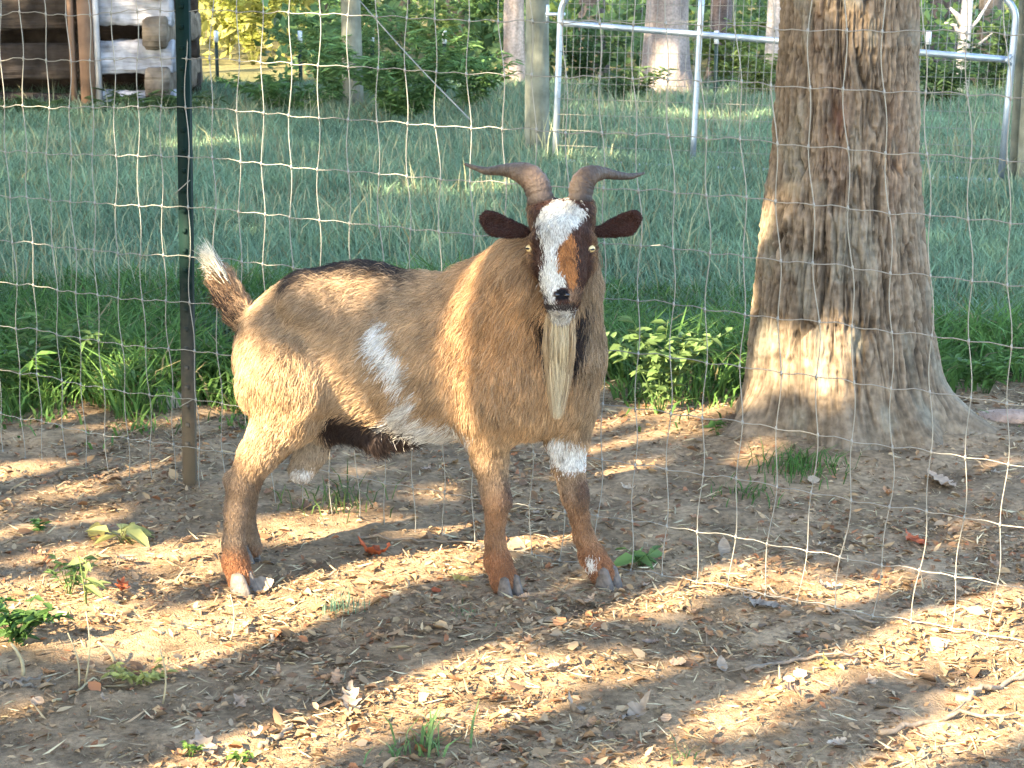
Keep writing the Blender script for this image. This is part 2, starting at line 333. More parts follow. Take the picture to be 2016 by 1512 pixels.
carve((1085, 606, 2.5, 4.045), (1125, 606, 2.5, 4.045), 0.004)
carve((1012, 452, 8, 4.186), (968, 438, 14, 4.176)); carve((1200, 452, 8, 4.186), (1241, 437, 14, 4.176))
def sdcone(P, a, b, ra, rb, ky):
    s = np.array([1, ky, 1.0]); pa = (P - a) * s; ba = (b - a) * s
    h = np.clip((pa @ ba) / max(ba @ ba, 1e-9), 0, 1)
    return np.linalg.norm(pa - h[..., None] * ba, axis=-1) - (ra + (rb - ra) * h)
def smin(a, b, k):
    h = np.clip(0.5 + 0.5 * (b - a) / k, 0, 1); return b * (1 - h) + a * h - k * h * (1 - h)
def surface(prims, negs, step):
    lo = np.min([np.minimum(p[0], p[1]) - max(p[2], p[3]) for p in prims], 0) - 0.03
    hi = np.max([np.maximum(p[0], p[1]) + max(p[2], p[3]) for p in prims], 0) + 0.03
    n = np.ceil((hi - lo) / step).astype(int) + 1
    f = np.full(n, 0.2, np.float32)
    ax = [lo[i] + step * np.arange(n[i]) for i in range(3)]
    def sub(p, m):
        l = np.minimum(p[0], p[1]) - max(p[2], p[3]) - m; h = np.maximum(p[0], p[1]) + max(p[2], p[3]) + m
        i0 = np.clip(((l - lo) / step).astype(int), 0, n - 1); i1 = np.clip(np.ceil((h - lo) / step).astype(int) + 1, 1, n)
        sl = tuple(slice(i0[i], i1[i]) for i in range(3))
        G = np.stack(np.meshgrid(*[ax[i][sl[i]] for i in range(3)], indexing='ij'), -1)
        return sl, sdcone(G, p[0], p[1], p[2], p[3], p[4])
    for p in prims:
        sl, d = sub(p, p[5] + 0.02); f[sl] = smin(f[sl], d, p[5])
    for p in negs:
        sl, d = sub(p, p[5] + 0.02); f[sl] = -smin(-f[sl], d, p[5])
    # surface nets
    ins = f < 0; c = np.zeros(np.array(n) - 1, np.int8)
    for dx in (0, 1):
        for dy in (0, 1):
            for dz in (0, 1): c += ins[dx:n[0] - 1 + dx, dy:n[1] - 1 + dy, dz:n[2] - 1 + dz]
    act = (c > 0) & (c < 8); idx = np.full(act.shape, -1, np.int64); A = np.argwhere(act); idx[act] = np.arange(len(A))
    corner = [(x, y, z) for x in (0, 1) for y in (0, 1) for z in (0, 1)]
    val = {k: f[A[:, 0] + k[0], A[:, 1] + k[1], A[:, 2] + k[2]] for k in corner}
    acc = np.zeros((len(A), 3)); cnt = np.zeros(len(A))
    for k in corner:
        for d in range(3):
            if k[d]: continue
            k2 = tuple(k[m] + (m == d) for m in range(3)); x = val[k]; y = val[k2]; cr = (x < 0) != (y < 0)
            t = np.where(cr, x / np.where(x == y, 1, x - y), 0); pt = np.array(k, float)[None].repeat(len(A), 0); pt[:, d] = t
            acc[cr] += pt[cr]; cnt[cr] += 1
    V = lo + step * (A + acc / cnt[:, None]); Fq = []
    for d in range(3):
        s0 = [slice(1, -1)] * 3; s0[d] = slice(0, -1); s1 = list(s0); s1[d] = slice(1, None)
        a = ins[tuple(s0)]; b = ins[tuple(s1)]
        E = np.argwhere(a != b); off = np.array([1, 1, 1]); off[d] = 0; E = E + off; e1, e2 = [(1, 2), (2, 0), (0, 1)][d]
        def g(o1, o2): q = E.copy(); q[:, e1] -= o1; q[:, e2] -= o2; return idx[q[:, 0], q[:, 1], q[:, 2]]
        q = np.stack([g(1, 1), g(0, 1), g(0, 0), g(1, 0)], -1)
        ia = ins[E[:, 0], E[:, 1], E[:, 2]]; q[~ia] = q[~ia][:, ::-1]; Fq.append(q)
    Fq = np.concatenate(Fq); Fq = Fq[(Fq >= 0).all(1)]
    ed = np.concatenate([Fq[:, [0, 1]], Fq[:, [1, 2]], Fq[:, [2, 3]], Fq[:, [3, 0]]])
    for it, lam in enumerate((0.5, -0.52, 0.5, -0.52, 0.4)):
        s_ = np.zeros_like(V); k_ = np.zeros(len(V)); np.add.at(s_, ed[:, 0], V[ed[:, 1]]); np.add.at(s_, ed[:, 1], V[ed[:, 0]])
        np.add.at(k_, ed[:, 0], 1); np.add.at(k_, ed[:, 1], 1); V = V + lam * (s_ / np.maximum(k_, 1)[:, None] - V)
    return V, Fq
GV, GF = surface(GP, NEG, 0.005)
def gprops(P):
    """flow, hair length and region weights at points near the goat's surface"""
    wsum = np.zeros(len(P)); fl = np.zeros((len(P), 3)); hl = np.zeros(len(P)); regs = {}
    for p in GP:
        d = sdcone(P, p[0], p[1], p[2], p[3], p[4]); ww = np.exp(-np.clip(d, -0.05, 1) / 0.012)
        wsum += ww; fl += ww[:, None] * p[6]; hl += ww * p[7]; regs[p[8]] = regs.get(p[8], 0) + ww
    for k in regs: regs[k] = regs[k] / wsum
    return nrm(fl), hl / wsum, regs
BLAZE = [(1054, 431), (1070, 408), (1090, 393), (1105, 400), (1120, 392), (1134, 401), (1154, 419), (1148, 444), (1131, 453), (1118, 469), (1103, 485), (1092, 499), (1098, 522),
         (1096, 538), (1111, 549), (1118, 566), (1102, 566), (1090, 575), (1088, 592), (1090, 606), (1079, 596), (1067, 568), (1064, 549), (1071, 526), (1071, 499), (1062, 469)]
ORANGE = [(1100, 490), (1121, 458), (1134, 480), (1135, 531), (1139, 568), (1124, 574), (1117, 555), (1095, 538), (1096, 506)]
WHITE = [[(745, 630), (765, 640), (777, 680), (802, 712), (805, 742), (790, 778), (770, 748), (742, 722), (719, 690), (726, 655)],
         [(800, 768), (824, 786), (810, 813), (836, 826), (890, 838), (926, 866), (910, 895), (846, 885), (824, 860), (786, 848), (752, 836), (782, 803)],
         [(1076, 872), (1092, 852), (1125, 872), (1157, 884), (1153, 925), (1112, 932), (1080, 908)], [(1150, 1100), (1164, 1098), (1174, 1122), (1160, 1130)],
         [(405, 520), (430, 480), (446, 540), (436, 556), (416, 552)], [(560, 935), (580, 925), (612, 928), (610, 960), (570, 960)]]
DARK = [[(628, 838), (655, 812), (760, 830), (800, 842), (836, 850), (856, 882), (780, 905), (700, 890), (634, 868)],
        [(1056, 590), (1078, 620), (1086, 660), (1082, 745), (1066, 690)], [(1124, 632), (1158, 585), (1150, 680), (1124, 745), (1120, 690)],
        [(400, 545), (420, 556), (470, 620), (480, 650), (440, 620), (410, 575)]]
def gcol(P, regs, jit=0.0):
    u, v = pix(P); n = len(P)
    if np.any(jit): q_ = R.normal(0, 1, n) * jit; u = u + q_ * 0.8 + R.normal(0, 2, n); v = v - q_ * 0.8 + R.normal(0, 2, n)      # hairs of both colours mix along the lie of the coat
    t1 = fbm(P[:, 0] * 7 + P[:, 1] * 3, P[:, 2] * 7, 61)[:, None]
    t2 = fbm(P[:, 0] * 14, P[:, 2] * 14, 63)[:, None]; c = np.array([0.375, 0.242, 0.130]) * (0.62 + 0.5 * t1 + 0.3 * t2)
    def mix(c, d, w): return c * (1 - w[:, None]) + np.array(d) * w[:, None]
    c = mix(c, (0.43, 0.225, 0.092), np.exp(-(((u - 975) / 110) ** 2 + ((v - 650) / 150) ** 2)))        # redder shoulder and neck
    c = mix(c, (0.21, 0.155, 0.105), 0.7 * np.exp(-(((u - 640) / 140) ** 2 + ((v - 600) / 45) ** 2)))     # greyer loin
    c = mix(c, (0.24, 0.160, 0.09), np.clip((u - 1120) / 40, 0, 1) * np.clip(1 - (v - 860) / 20, 0, 1))  # far side of the neck
    top = np.interp(u, BTU, BTV); dd = v - top
    wst = np.clip((u - 535) / 40, 0, 1) * np.clip((860 - u) / 60, 0, 1)
    c = mix(c, (0.03, 0.022, 0.018), np.clip(1.7 - dd / 17, 0, 1) * wst)
    lg = regs['leg']; c = mix(c, (0.20, 0.135, 0.085), lg * np.clip((v - 890) / 60, 0, 1))
    c = mix(c, (0.23, 0.122, 0.062), lg * np.clip((v - 960) / 60, 0, 1) * (u > 800)); c = mix(c, (0.23, 0.10, 0.046), lg * np.clip((v - 1070) / 30, 0, 1))
    c = mix(c, (0.10, 0.055, 0.035), lg * np.exp(-(((u - 1150) / 16) ** 2 + ((v - 965) / 30) ** 2)))
    c = mix(c, (0.09, 0.055, 0.04), lg * np.exp(-(((u - 1000) / 14) ** 2 + ((v - 975) / 26) ** 2)))
    c = mix(c, (0.12, 0.07, 0.045), regs['tail'] * np.clip(1 - np.abs(u - 425 - (v - 545) * 0.6) / 26, 0, 1))
    c = mix(c, (0.18, 0.11, 0.065), regs['tail'] * 0.7)
    c = mix(c, (0.075, 0.045, 0.03), regs['belly'] * 0.9)
    c = mix(c, (0.34, 0.25, 0.16), regs['scrotum'])
    hd = regs['head'] + regs['ear']
    c = mix(c, (0.055, 0.028, 0.02), np.clip(regs['head'] * 1.4, 0, 1))
    face = (regs['head'] > 0.35)
    out = np.clip((np.abs(u - 1107) - 56) / 10, 0, 1) * face
    c = mix(c, (0.27, 0.16, 0.08), out * 0.8)
    c = mix(c, (0.035, 0.017, 0.013), np.clip(regs['ear'] * 1.8, 0, 1))
    for pl in DARK: c[inpoly(u, v, pl) & ~face] = (0.028, 0.019, 0.016)
    for pl in WHITE: c[inpoly(u, v, pl)] = (0.64, 0.61, 0.55)
    c[inpoly(u, v, ORANGE) & face] = (0.33, 0.135, 0.045)
    c[inpoly(u, v, BLAZE) & face] = (0.56, 0.53, 0.46)
    e = ((u - 1106) / 16) ** 2 + ((v - 581) / 12) ** 2 < 1
    c[e & face] = (0.010, 0.009, 0.010)
    c[(u > 1080) & (u < 1094) & (v > 585) & (v < 606) & face] = (0.55, 0.52, 0.46); c[(u > 1122) & (u < 1140) & (v > 572) & (v < 600) & face] = (0.22, 0.13, 0.075)
    c[(np.abs(u - 1103) < 24) & (v > 600) & (v < 613) & face] = (0.05, 0.042, 0.038)
    c[(np.abs(u - 1103) < 24) & (v >= 613) & (v < 640) & face] = (0.5, 0.48, 0.43)
    return c
_u, _v = pix(GV); BTU = np.arange(500, 900, 8.0); BTV = np.array([_v[(np.abs(_u - q) < 5) & (_v > 495)].min() for q in BTU])
BTV = np.convolve(np.pad(BTV, 3, 'edge'), np.ones(7) / 7, 'valid')
gfl, ghl, greg = gprops(GV)
goat = empty('goat', (-0.25, 4.33, 0.0))
tag(goat, 'tan buck goat with white blaze, beard and swept horns facing the camera', 'goat')
GO = np.array(goat.location)
body = mk('body', GV - GO, GF, M_skin, goat, smooth=True, col=gcol(GV, greg))
# hair
def hair(name, P0, steps, col, rad, parent, mat):
    """P0 roots n,3; steps n,k,3 point offsets"""
    n, k = steps.shape[:2]; hc = bpy.data.hair_curves.new(name); hc.add_curves([k] * n)
    hc.points.foreach_set('position', (P0[:, None] + steps - GO).astype(np.float32).ravel())
    ra = hc.attributes.get('radius') or hc.attributes.new('radius', 'FLOAT', 'POINT')
    prof = np.linspace(1, 0.25, k); ra.data.foreach_set('value', (np.broadcast_to(rad, (n,))[:, None] * prof).astype(np.float32).ravel())
    ca = hc.attributes.new('tint', 'FLOAT_COLOR', 'CURVE'); c4 = np.ones((n, 4), np.float32); c4[:, :3] = col; ca.data.foreach_set('color', c4.ravel())
    hc.materials.append(mat); o = bpy.data.objects.new(name, hc); COL.objects.link(o); o.parent = parent; return o
tri = np.concatenate([GF[:, [0, 1, 2]], GF[:, [0, 2, 3]]])
e1 = GV[tri[:, 1]] - GV[tri[:, 0]]; e2 = GV[tri[:, 2]] - GV[tri[:, 0]]; cn = np.cross(e1, e2); ar = np.linalg.norm(cn, axis=1)
NH = 190000
pick = R.choice(len(tri), NH, p=ar / ar.sum()); b1 = np.sqrt(R.random(NH)); b2 = R.random(NH)
HP = GV[tri[pick, 0]] * (1 - b1)[:, None] + GV[tri[pick, 1]] * (b1 * (1 - b2))[:, None] + GV[tri[pick, 2]] * (b1 * b2)[:, None]
HN = nrm(cn[pick])
hf, hl, hr = gprops(HP)
hf = hf + R.normal(0, 0.16, (NH, 3)); clump = np.stack([fbm(HP[:, 0] * 45, HP[:, 2] * 45, 71), 0 * hl, fbm(HP[:, 0] * 45 + 9, HP[:, 2] * 45, 72)], -1) - [0.5, 0, 0.5]
hf = hf + clump * 1.3
ht = nrm(hf - HN * (hf * HN).sum(1)[:, None])
L_ = (hl * R.uniform(0.5, 1.35, NH) * (0.7 + 0.6 * fbm(HP[:, 0] * 9, HP[:, 2] * 9, 75)))[:, None]
uu, vv = pix(HP)
L_[:, 0] *= np.where((vv < 545) & (uu > 560) & (uu < 1040), 1.25, 1.0)
up = (0.28 + 0.25 * R.random(NH))[:, None]
st = np.stack([-0.002 * HN, L_ * (0.35 * ht + up * 0.55 * HN), L_ * (0.72 * ht + up * 0.8 * HN), L_ * (1.05 * ht + up * 0.7 * HN) + L_ * [0, 0, -0.12]], 1)
bare = (np.hypot((uu - 1106) / 20, (vv - 582) / 16) < 1) & (hr['head'] > 0.3)
eyes_px = [(1043, 489), (1163, 490)]
for ex, ey in eyes_px: bare |= (np.hypot(uu - ex, vv - ey) < 9) & (hr['head'] > 0.2)
hcol = gcol(HP, hr, np.where(hr['head'] > 0.3, 4.0, 8.0)) * R.uniform(0.5, 1.5, NH)[:, None]
_s = (fbm(HP[:, 0] * 60 + HP[:, 2] * 25, HP[:, 2] * 30 - HP[:, 0] * 12, 73) - 0.5)[:, None]; hcol = hcol * (1 + 1.1 * _s)
_g = ((R.random(NH) < 0.20) & (hr['leg'] < 0.3) & (hr['head'] < 0.3))[:, None]; hcol = np.where(_g & (hcol.mean(1) > 0.06)[:, None], hcol * 0.6 + np.array([0.19, 0.145, 0.095]), hcol)
kp = ~bare
coat = hair('coat', HP[kp], st[kp], np.clip(hcol[kp], 0, 0.85), 0.0007, goat, M_coat)
# beard and long chin hair
nb = 6500
t = R.random(nb); a = R.normal(0, 1, nb); a = np.clip(a, -2, 2)
ln = R.beta(3.2, 1.5, nb); lk_ = np.round(a * 1.6) / 1.6; w1 = R.normal(0, 1, nb)
B0 = at(1103 + a * 12.5, 618 + R.uniform(-4, 12, nb), 4.085 + R.uniform(-0.02, 0.03, nb))
B1 = at(1101 + a * 14 + w1 * 2, 622 + 70 * ln, 4.098 + R.normal(0, 0.012, nb)); B2 = at(1099 + lk_ * 9 + w1 * 4 + 4 * np.sin(lk_ * 5), 622 + 140 * ln, 4.112 + R.normal(0, 0.010, nb))
B3 = at(1097 + lk_ * 6 + w1 * 3 + 3 * np.sin(lk_ * 9), 622 + 205 * ln, 4.118 + R.normal(0, 0.010, nb))
bc = np.where((np.abs(a) > 1.25)[:, None], np.array([0.40, 0.29, 0.17]), np.array([0.60, 0.49, 0.31])) * R.uniform(0.5, 1.3, nb)[:, None]
hair('beard', B0, np.stack([0 * B0, B1 - B0, B2 - B0, B3 - B0], 1), bc, 0.0006, goat, M_coat)
# tail brush and tail tip
nb = 2500; s = R.random(nb)
T0 = at(497 - 66 * s + R.normal(0, 5, nb), 640 - 105 * s + R.normal(0, 6, nb), 4.50 + R.normal(0, 0.012, nb))
dirv = np.stack([-0.03 - 0.03 * R.random(nb), R.normal(0, 0.02, nb), 0.012 + 0.055 * s + R.normal(0, 0.015, nb)], -1) * (0.5 + 0.35 * R.random(nb))[:, None]
tcx = np.where((s > 0.80)[:, None], np.array([0.60, 0.55, 0.43]), np.where((R.random(nb) < 0.5)[:, None], np.array([0.17, 0.105, 0.06]), np.array([0.07, 0.045, 0.03]))) * R.uniform(0.6, 1.3, nb)[:, None]
hair('tail_hair', T0, np.stack([0 * T0, dirv * 0.4, dirv * 0.8 + [0, 0, 0.003], dirv * 1.15 + [0, 0, -0.004]], 1), tcx, 0.0008, goat, M_coat)
# horns
def horn(pts, dk=1.0):
    P = np.array([at(a, b, d) for a, b, r, d in pts]); r = np.array([c / pxm(p) for (a, b, c, d), p in zip(pts, P)])
    tt = np.linspace(0, len(pts) - 1, 70)
    def cr(A):
        i = np.clip(tt.astype(int), 0, len(pts) - 2); f = tt - i; g = lambda k: A[np.clip(i + k, 0, len(pts) - 1)]
        f = f[:, None] if A.ndim > 1 else f
        return 0.5 * (2 * g(0) + (g(1) - g(-1)) * f + (2 * g(-1) - 5 * g(0) + 4 * g(1) - g(2)) * f ** 2 + (3 * g(0) - g(-1) - 3 * g(1) + g(2)) * f ** 3)
    Q = cr(P); rr = np.clip(cr(r), 0.002, 1) * (1 + (0.04 * np.sin(np.arange(70) * 1.5 + 2 * np.sin(np.arange(70) * 0.37)) + 0.05 * (vn(np.arange(70) * 0.6, np.zeros(70), int(pts[0][0])) - 0.5)) * np.linspace(1, 0.4, 70))
    V, Fh = tube(Q, rr, 14)
    k = np.clip(np.arange(len(V)) // 14, 0, 69) / 69
    c = np.array([0.040, 0.030, 0.026]) * (1 - k[:, None]) + np.array([0.10, 0.075, 0.055]) * k[:, None]
    c = c * (0.7 + 0.6 * vn(V[:, 0] * 60, V[:, 2] * 60, 8)[:, None]) + np.array([0.06, 0.034, 0.018]) * np.exp(-((k - 0.42) / 0.16) ** 2)[:, None]
    mk('horn', V - GO, Fh, M_horn, goat, smooth=True, col=c * dk)
horn([(1072, 420, 22, 4.20), (1064, 392, 26, 4.205), (1055, 362, 27, 4.215), (1036, 344, 24, 4.225), (1008, 336, 16, 4.25), (985, 335, 11, 4.27), (955, 336, 7.5, 4.30), (915, 323, 2.5, 4.34)])
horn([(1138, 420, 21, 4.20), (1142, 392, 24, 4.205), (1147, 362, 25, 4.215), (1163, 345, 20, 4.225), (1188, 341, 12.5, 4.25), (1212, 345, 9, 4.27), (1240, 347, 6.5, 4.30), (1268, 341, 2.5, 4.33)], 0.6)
# eyes
M_iris = pmat('amber_iris', (0.62, 0.47, 0.22), rough=0.12, spec=0.6); M_pupil = pmat('pupil', (0.006, 0.005, 0.005), rough=0.1, spec=0.6)
def ball(c, r, n=12, m=18, sc=(1, 1, 1)):
    th = np.linspace(0, math.pi, n); ph = np.arange(m) * 2 * math.pi / m
    V = (np.stack([np.sin(th)[:, None] * np.cos(ph), np.sin(th)[:, None] * np.sin(ph), np.cos(th)[:, None] + 0 * ph], -1).reshape(-1, 3)) * r * np.array(sc) + c
    i, j = np.meshgrid(np.arange(n - 1), np.arange(m), indexing='ij'); k = (j + 1) % m
    return V, np.stack([i * m + j, (i + 1) * m + j, (i + 1) * m + k, i * m + k], -1).reshape(-1, 4)
from mathutils.bvhtree import BVHTree
bvh = BVHTree.FromPolygons([tuple(v) for v in GV], [tuple(f) for f in GF])
for ex, ey in eyes_px:
    d = ray(ex, ey); hit = bvh.ray_cast(Vector((0, 0, CAMH)), Vector(d).normalized())
    h = np.array(hit[0]) if hit[0] else at(ex, ey, 4.14)
    nr = np.array(hit[1]) if hit[0] else np.array([0, -1, 0]); fw = nrm(nr * 0.6 - nrm(d) * 0.6)
    c = h - fw * 0.0035
    V, Fq = ball(c, 0.0112, sc=(1, 1, 0.8)); eye = mk('eye', V - GO, Fq, M_iris, goat, smooth=True)
    V, Fq = ball(c + fw * 0.0076, 0.0056, sc=(1.25, 0.9, 0.5)); mk('pupil', V - GO, Fq, M_pupil, eye, smooth=True)
for q in ((1096, 581), (1116, 581)):
    d = nrm(ray(*q)); hit = bvh.ray_cast(Vector((0, 0, CAMH)), Vector(d))
    if hit[0]: V, Fq = ball(np.array(hit[0]), 0.0055, sc=(1.2, 0.7, 0.8)); mk('nostril', V - GO, Fq, M_pupil, goat, smooth=True)
# hooves: two claws each
def hoof(u, v, Yd, heading, tilt=0, s=1.0):
    p = gnd(u, v); p = np.array([p[0], Yd if Yd else p[1], 0]); p[2] = gz(p[0], p[1])
    hx = np.array([math.cos(heading), math.sin(heading), 0]); sd = np.array([-hx[1], hx[0], 0]); hv = None
    for q in (-1, 1):
        c = p + sd * q * 0.015 * s; prof = []
        for z, a0, a1, wd in ((-0.006, -0.024, 0.036, 0.0145), (0.012, -0.024, 0.031, 0.0145), (0.03, -0.022, 0.022, 0.0125), (0.044, -0.018, 0.015, 0.010)):
            th = np.arange(12) * 2 * math.pi / 12; ex = (a0 + a1) / 2 + (a1 - a0) / 2 * np.cos(th); ey = wd * np.sin(th) * (1 - 0.35 * np.clip(np.cos(th), 0, 1))
            prof.append(c + (hx * ex[:, None] + sd * ey[:, None]) * s + [0, 0, z * s])
        V = np.concatenate(prof + [p[None] + sd * q * 0.015 * s + [0, 0, 0.05 * s]])
        Fh = [[i * 12 + j, i * 12 + (j + 1) % 12, (i + 1) * 12 + (j + 1) % 12, (i + 1) * 12 + j] for i in range(3) for j in range(12)]
        Ft = [[36 + j, 36 + (j + 1) % 12, 48] for j in range(12)]
        h = mk('hoof', V - GO, [Fh, Ft], M_hoof, goat, smooth=True)
hoof(478, 1168, 4.285, -0.5); hoof(1004, 1168, 4.275, -1.0); hoof(1196, 1150, 4.345, -0.8); hoof(494, 1085, 4.51, -0.4)

# ------------------------------------------------------------------ woven wire fence
CF = (-0.6115, 4.6016)
fx, fy = 1 / math.hypot(1, CF[0]), CF[0] / math.hypot(1, CF[0]); FD = np.array([fx, fy, 0]); FN = np.array([-fy, fx, 0.0]); FO = np.array([0, CF[1], 0])
fence = empty('woven_wire_fence', tuple(FO)); tag(fence, 'woven wire stock fence running behind the goat and past the tree', 'fence')
def fpt(s, z):
    """point of the fence sheet: sags and bellies like loose wire"""
    s = np.asarray(s, float); z = np.asarray(z, float)
    b = 0.026 * np.sin(s * 2.1 + 0.7) * np.sin(z * 2.2 + 0.4) + 0.012 * (vn(s * 2.3, z * 2.0, 31) - 0.5) - 0.01 * np.clip(0.25 - z, 0, 1) * (1 + np.sin(s * 3.3)) \
        + 0.03 * np.clip(-s - 0.6, 0, 1.2)
    zz = z + 0.010 * np.sin(s * 1.7 + z) + 0.009 * (vn(s * 5, z * 3, 33) - 0.5) + 0.0025 * np.sin(s * 71.4)
    ss = s + 0.017 * (vn(s * 5.3, z * 3.5, 34) - 0.5) + 0.035 * np.sin(z * 2.4 + s * 0.6) * np.clip(s, 0, 1) + 0.005 * np.sin(z * 24 + s * 40)
    P = FO + FD * ss[..., None] + FN * b[..., None]; P[..., 2] = zz + gz(P[..., 0], P[..., 1]); return P
rows_z = [0.005, 0.125, 0.262, 0.398, 0.530, 0.655, 0.786, 0.917, 1.046, 1.175, 1.30, 1.42]
st_s = np.arange(-3.3, 2.55, 0.0883)
for z in rows_z:
    s_ = np.arange(-3.35, 2.6, 0.022); V, Ft = tube(fpt(s_, np.full(len(s_), z)), 0.00128 if 0.01 < z < 1.4 else 0.0014, 5)
    mk('line_wire', V - FO, Ft, M_wire, fence, smooth=True)
for s0 in st_s:
    s0 = s0 + R.normal(0, 0.003); zz = np.linspace(0.0, 1.43, 66); P = fpt(np.full(66, s0), zz)
    parts = [tube(P, 0.00128, 5)]
    for z in rows_z:
        c = fpt(np.array([s0]), np.array([z]))[0] + FN * -0.001
        parts.append(tube(np.stack([c - [0, 0, 0.006], c, c + [0, 0, 0.006]]), [0.0022, 0.0032, 0.0022], 5))
    V, Ft = join(parts); mk('stay_wire', V - FO, Ft, M_wire, fence, smooth=True)

# steel T post
def tpost(p, h, label, cat='post', wd=0.034, mat=None, group=None, lean=(0, 0), tipmat=None, studs=True):
    e = empty('t_post', tuple(p)); tag(e, label, cat, group)
    def b(c, s): v, f = box(c, s); v[:, 0] += lean[0] * v[:, 2]; v[:, 1] += lean[1] * v[:, 2]; return v, f
    v, f = b((0, 0, h / 2 - 0.1), (wd, 0.005, h + 0.2)); mk('flange', v, f, mat, e)
    v, f = b((0.002, 0.017, h / 2 - 0.1), (0.006, 0.030, h + 0.2)); mk('web', v, f, mat, e)
    if studs:
        for z in np.arange(0.12, h - 0.05, 0.054): v, f = b((0, -0.0055, z), (0.012, 0.006, 0.012)); mk('stud', v, f, mat, e)
    if tipmat:
        v, f = b((0, 0.006, h - 0.05), (wd * 1.05, 0.05, 0.11)); mk('painted_tip', v, f, tipmat, e)
    return e
def grad_mat():
    m = bpy.data.materials.new('green_paint_rusting_low'); N, L = nodes(m); out = N.new('ShaderNodeOutputMaterial'); b = N.new('ShaderNodeBsdfPrincipled')
    tc = N.new('ShaderNodeTexCoord'); sx = N.new('ShaderNodeSeparateXYZ'); L.new(tc.outputs['Object'], sx.inputs[0])
    n = N.new('ShaderNodeTexNoise'); n.inputs['Scale'].default_value = 40; L.new(tc.outputs['Object'], n.inputs['Vector'])
    ad = N.new('ShaderNodeMath'); ad.operation = 'MULTIPLY_ADD'; L.new(n.outputs[0], ad.inputs[0]); ad.inputs[1].default_value = 0.25; L.new(sx.outputs[2], ad.inputs[2])
    cr = N.new('ShaderNodeValToRGB'); L.new(ad.outputs[0], cr.inputs[0]); e = cr.color_ramp.elements
    e[0].position = 0.25; e[0].color = (0.15, 0.12, 0.085, 1); e[1].position = 0.72; e[1].color = (0.003, 0.014, 0.011, 1)
    x = e.new(0.45); x.color = (0.06, 0.06, 0.052, 1)
    L.new(cr.outputs[0], b.inputs['Base Color']); b.inputs['Roughness'].default_value = 0.7; b.inputs['Specular IOR Level'].default_value = 0.12
    L.new(b.outputs[0], out.inputs[0]); return m
M_tp = grad_mat()
pp = gnd(373, 962); pp[2] = gz(pp[0], pp[1])
tp = tpost(pp, 1.48, 'tall green steel T-post holding the wire fence at its near stretch', wd=0.040, mat=M_tp, lean=(0.028, 0))
tp.rotation_euler[2] = math.radians(-24)
for z, dz in ((0.83, 0.028), (0.235, 0.02)):
    k = np.array([[-0.022, -0.01, -dz * 0.6], [-0.014, -0.014, -dz * 0.3], [0.014, -0.014, dz * 0.5], [0.022, -0.008, dz * 0.8]]); k[:, 2] += z; k[:, 0] += 0.028 * z
    v, f = tube(k, 0.0014, 5); mk('wire_clip', v, f, M_wire, tp, smooth=True)

# ------------------------------------------------------------------ big tree beside the fence
tv = [(-40, 130), (0, 133), (300, 139), (450, 156), (620, 172), (750, 192), (830, 212), (862, 228)]
tz = np.array([at(1670, v, TREE[1])[2] for v, r in tv]); tr = np.array([r / pxm(at(1670, v, TREE[1])) for v, r in tv])
zz = np.concatenate([np.linspace(-0.12, 1.6, 330), np.linspace(1.65, 6.5, 60)]); nt_ = 560
th = np.arange(nt_) * 2 * math.pi / nt_
rb = np.interp(zz, tz[::-1], tr[::-1]); rb = np.where(zz > tz[0], tr[0] * (1 - 0.09 * (zz - tz[0])), rb)
flare = np.clip((0.22 - zz) / 0.34, 0, 1) ** 2
lob = sum(np.exp(-((np.angle(np.exp(1j * (th - a0)))) / wd) ** 2) * h for a0, wd, h in
          ((-0.30, 0.24, 0.44), (-1.0, 0.2, 0.20), (-1.75, 0.25, 0.30), (-2.65, 0.24, 0.42), (2.4, 0.4, 0.2), (1.2, 0.4, 0.25), (0.5, 0.3, 0.2)))
TH, ZZ = np.meshgrid(th, zz, indexing='ij')
warp = 0.35 * (fbm(TH * 5, ZZ * 2.2, 81) - 0.5)
arc = ((TH + 1.5 * math.pi) / (2 * math.pi)) % 1.0      # the seam lies at the back
def per(fr, fz, s): # periodic in angle
    return vn(arc * fr + 0.9 * warp * fr / 40 + 0.02 * fr * (vn(ZZ * 2.3, arc * 6, s + 50) - 0.5), ZZ * fz, s)
rid = 1 - np.abs(2 * per(100, 8.0, 83) - 1); rid = rid * (0.55 + 0.45 * per(60, 26, 87)); rid2 = 1 - np.abs(2 * per(220, 40, 84) - 1); lump = per(9, 1.3, 85) - 0.5
crack = np.exp(-(np.abs(per(64, 4.2, 91) - 0.5) / 0.055) ** 2) * (per(50, 9, 92) > 0.30) + 0.6 * np.exp(-(np.abs(per(120, 9, 93) - 0.5) / 0.06) ** 2); crack = np.clip(crack, 0, 1) * np.clip((ZZ + 0.02) / 0.3, 0.25, 1)
smoothbase = np.clip((ZZ - 0.05) / 0.35, 0.5, 1)
RR = rb[None] + lob[:, None] * flare[None] + 0.014 * lump + smoothbase * (0.017 * (rid ** 0.8 - 0.5) + 0.008 * (rid2 - 0.5) - 0.016 * crack)
cx = TREE[0] + (np.interp(zz, tz[::-1], [(c - 1670) / 640 for c in (1700, 1692, 1682, 1672, 1668, 1668, 1668, 1670)]))[None]
ff = 1 + 0 * RR
TVv = np.stack([cx + RR * np.cos(TH), TREE[1] + RR * np.sin(TH), ZZ + 0 * RR], -1).reshape(-1, 3)
TVv[:, 0] += 0.0
c = np.array([0.185, 0.138, 0.092])[None, None] * (0.20 + 1.25 * np.clip(rid * 0.7 + rid2 * 0.4, 0, 1.2)[..., None]) * (0.8 + 0.4 * per(14, 3, 88)[..., None]) * (1 - 0.6 * crack[..., None])
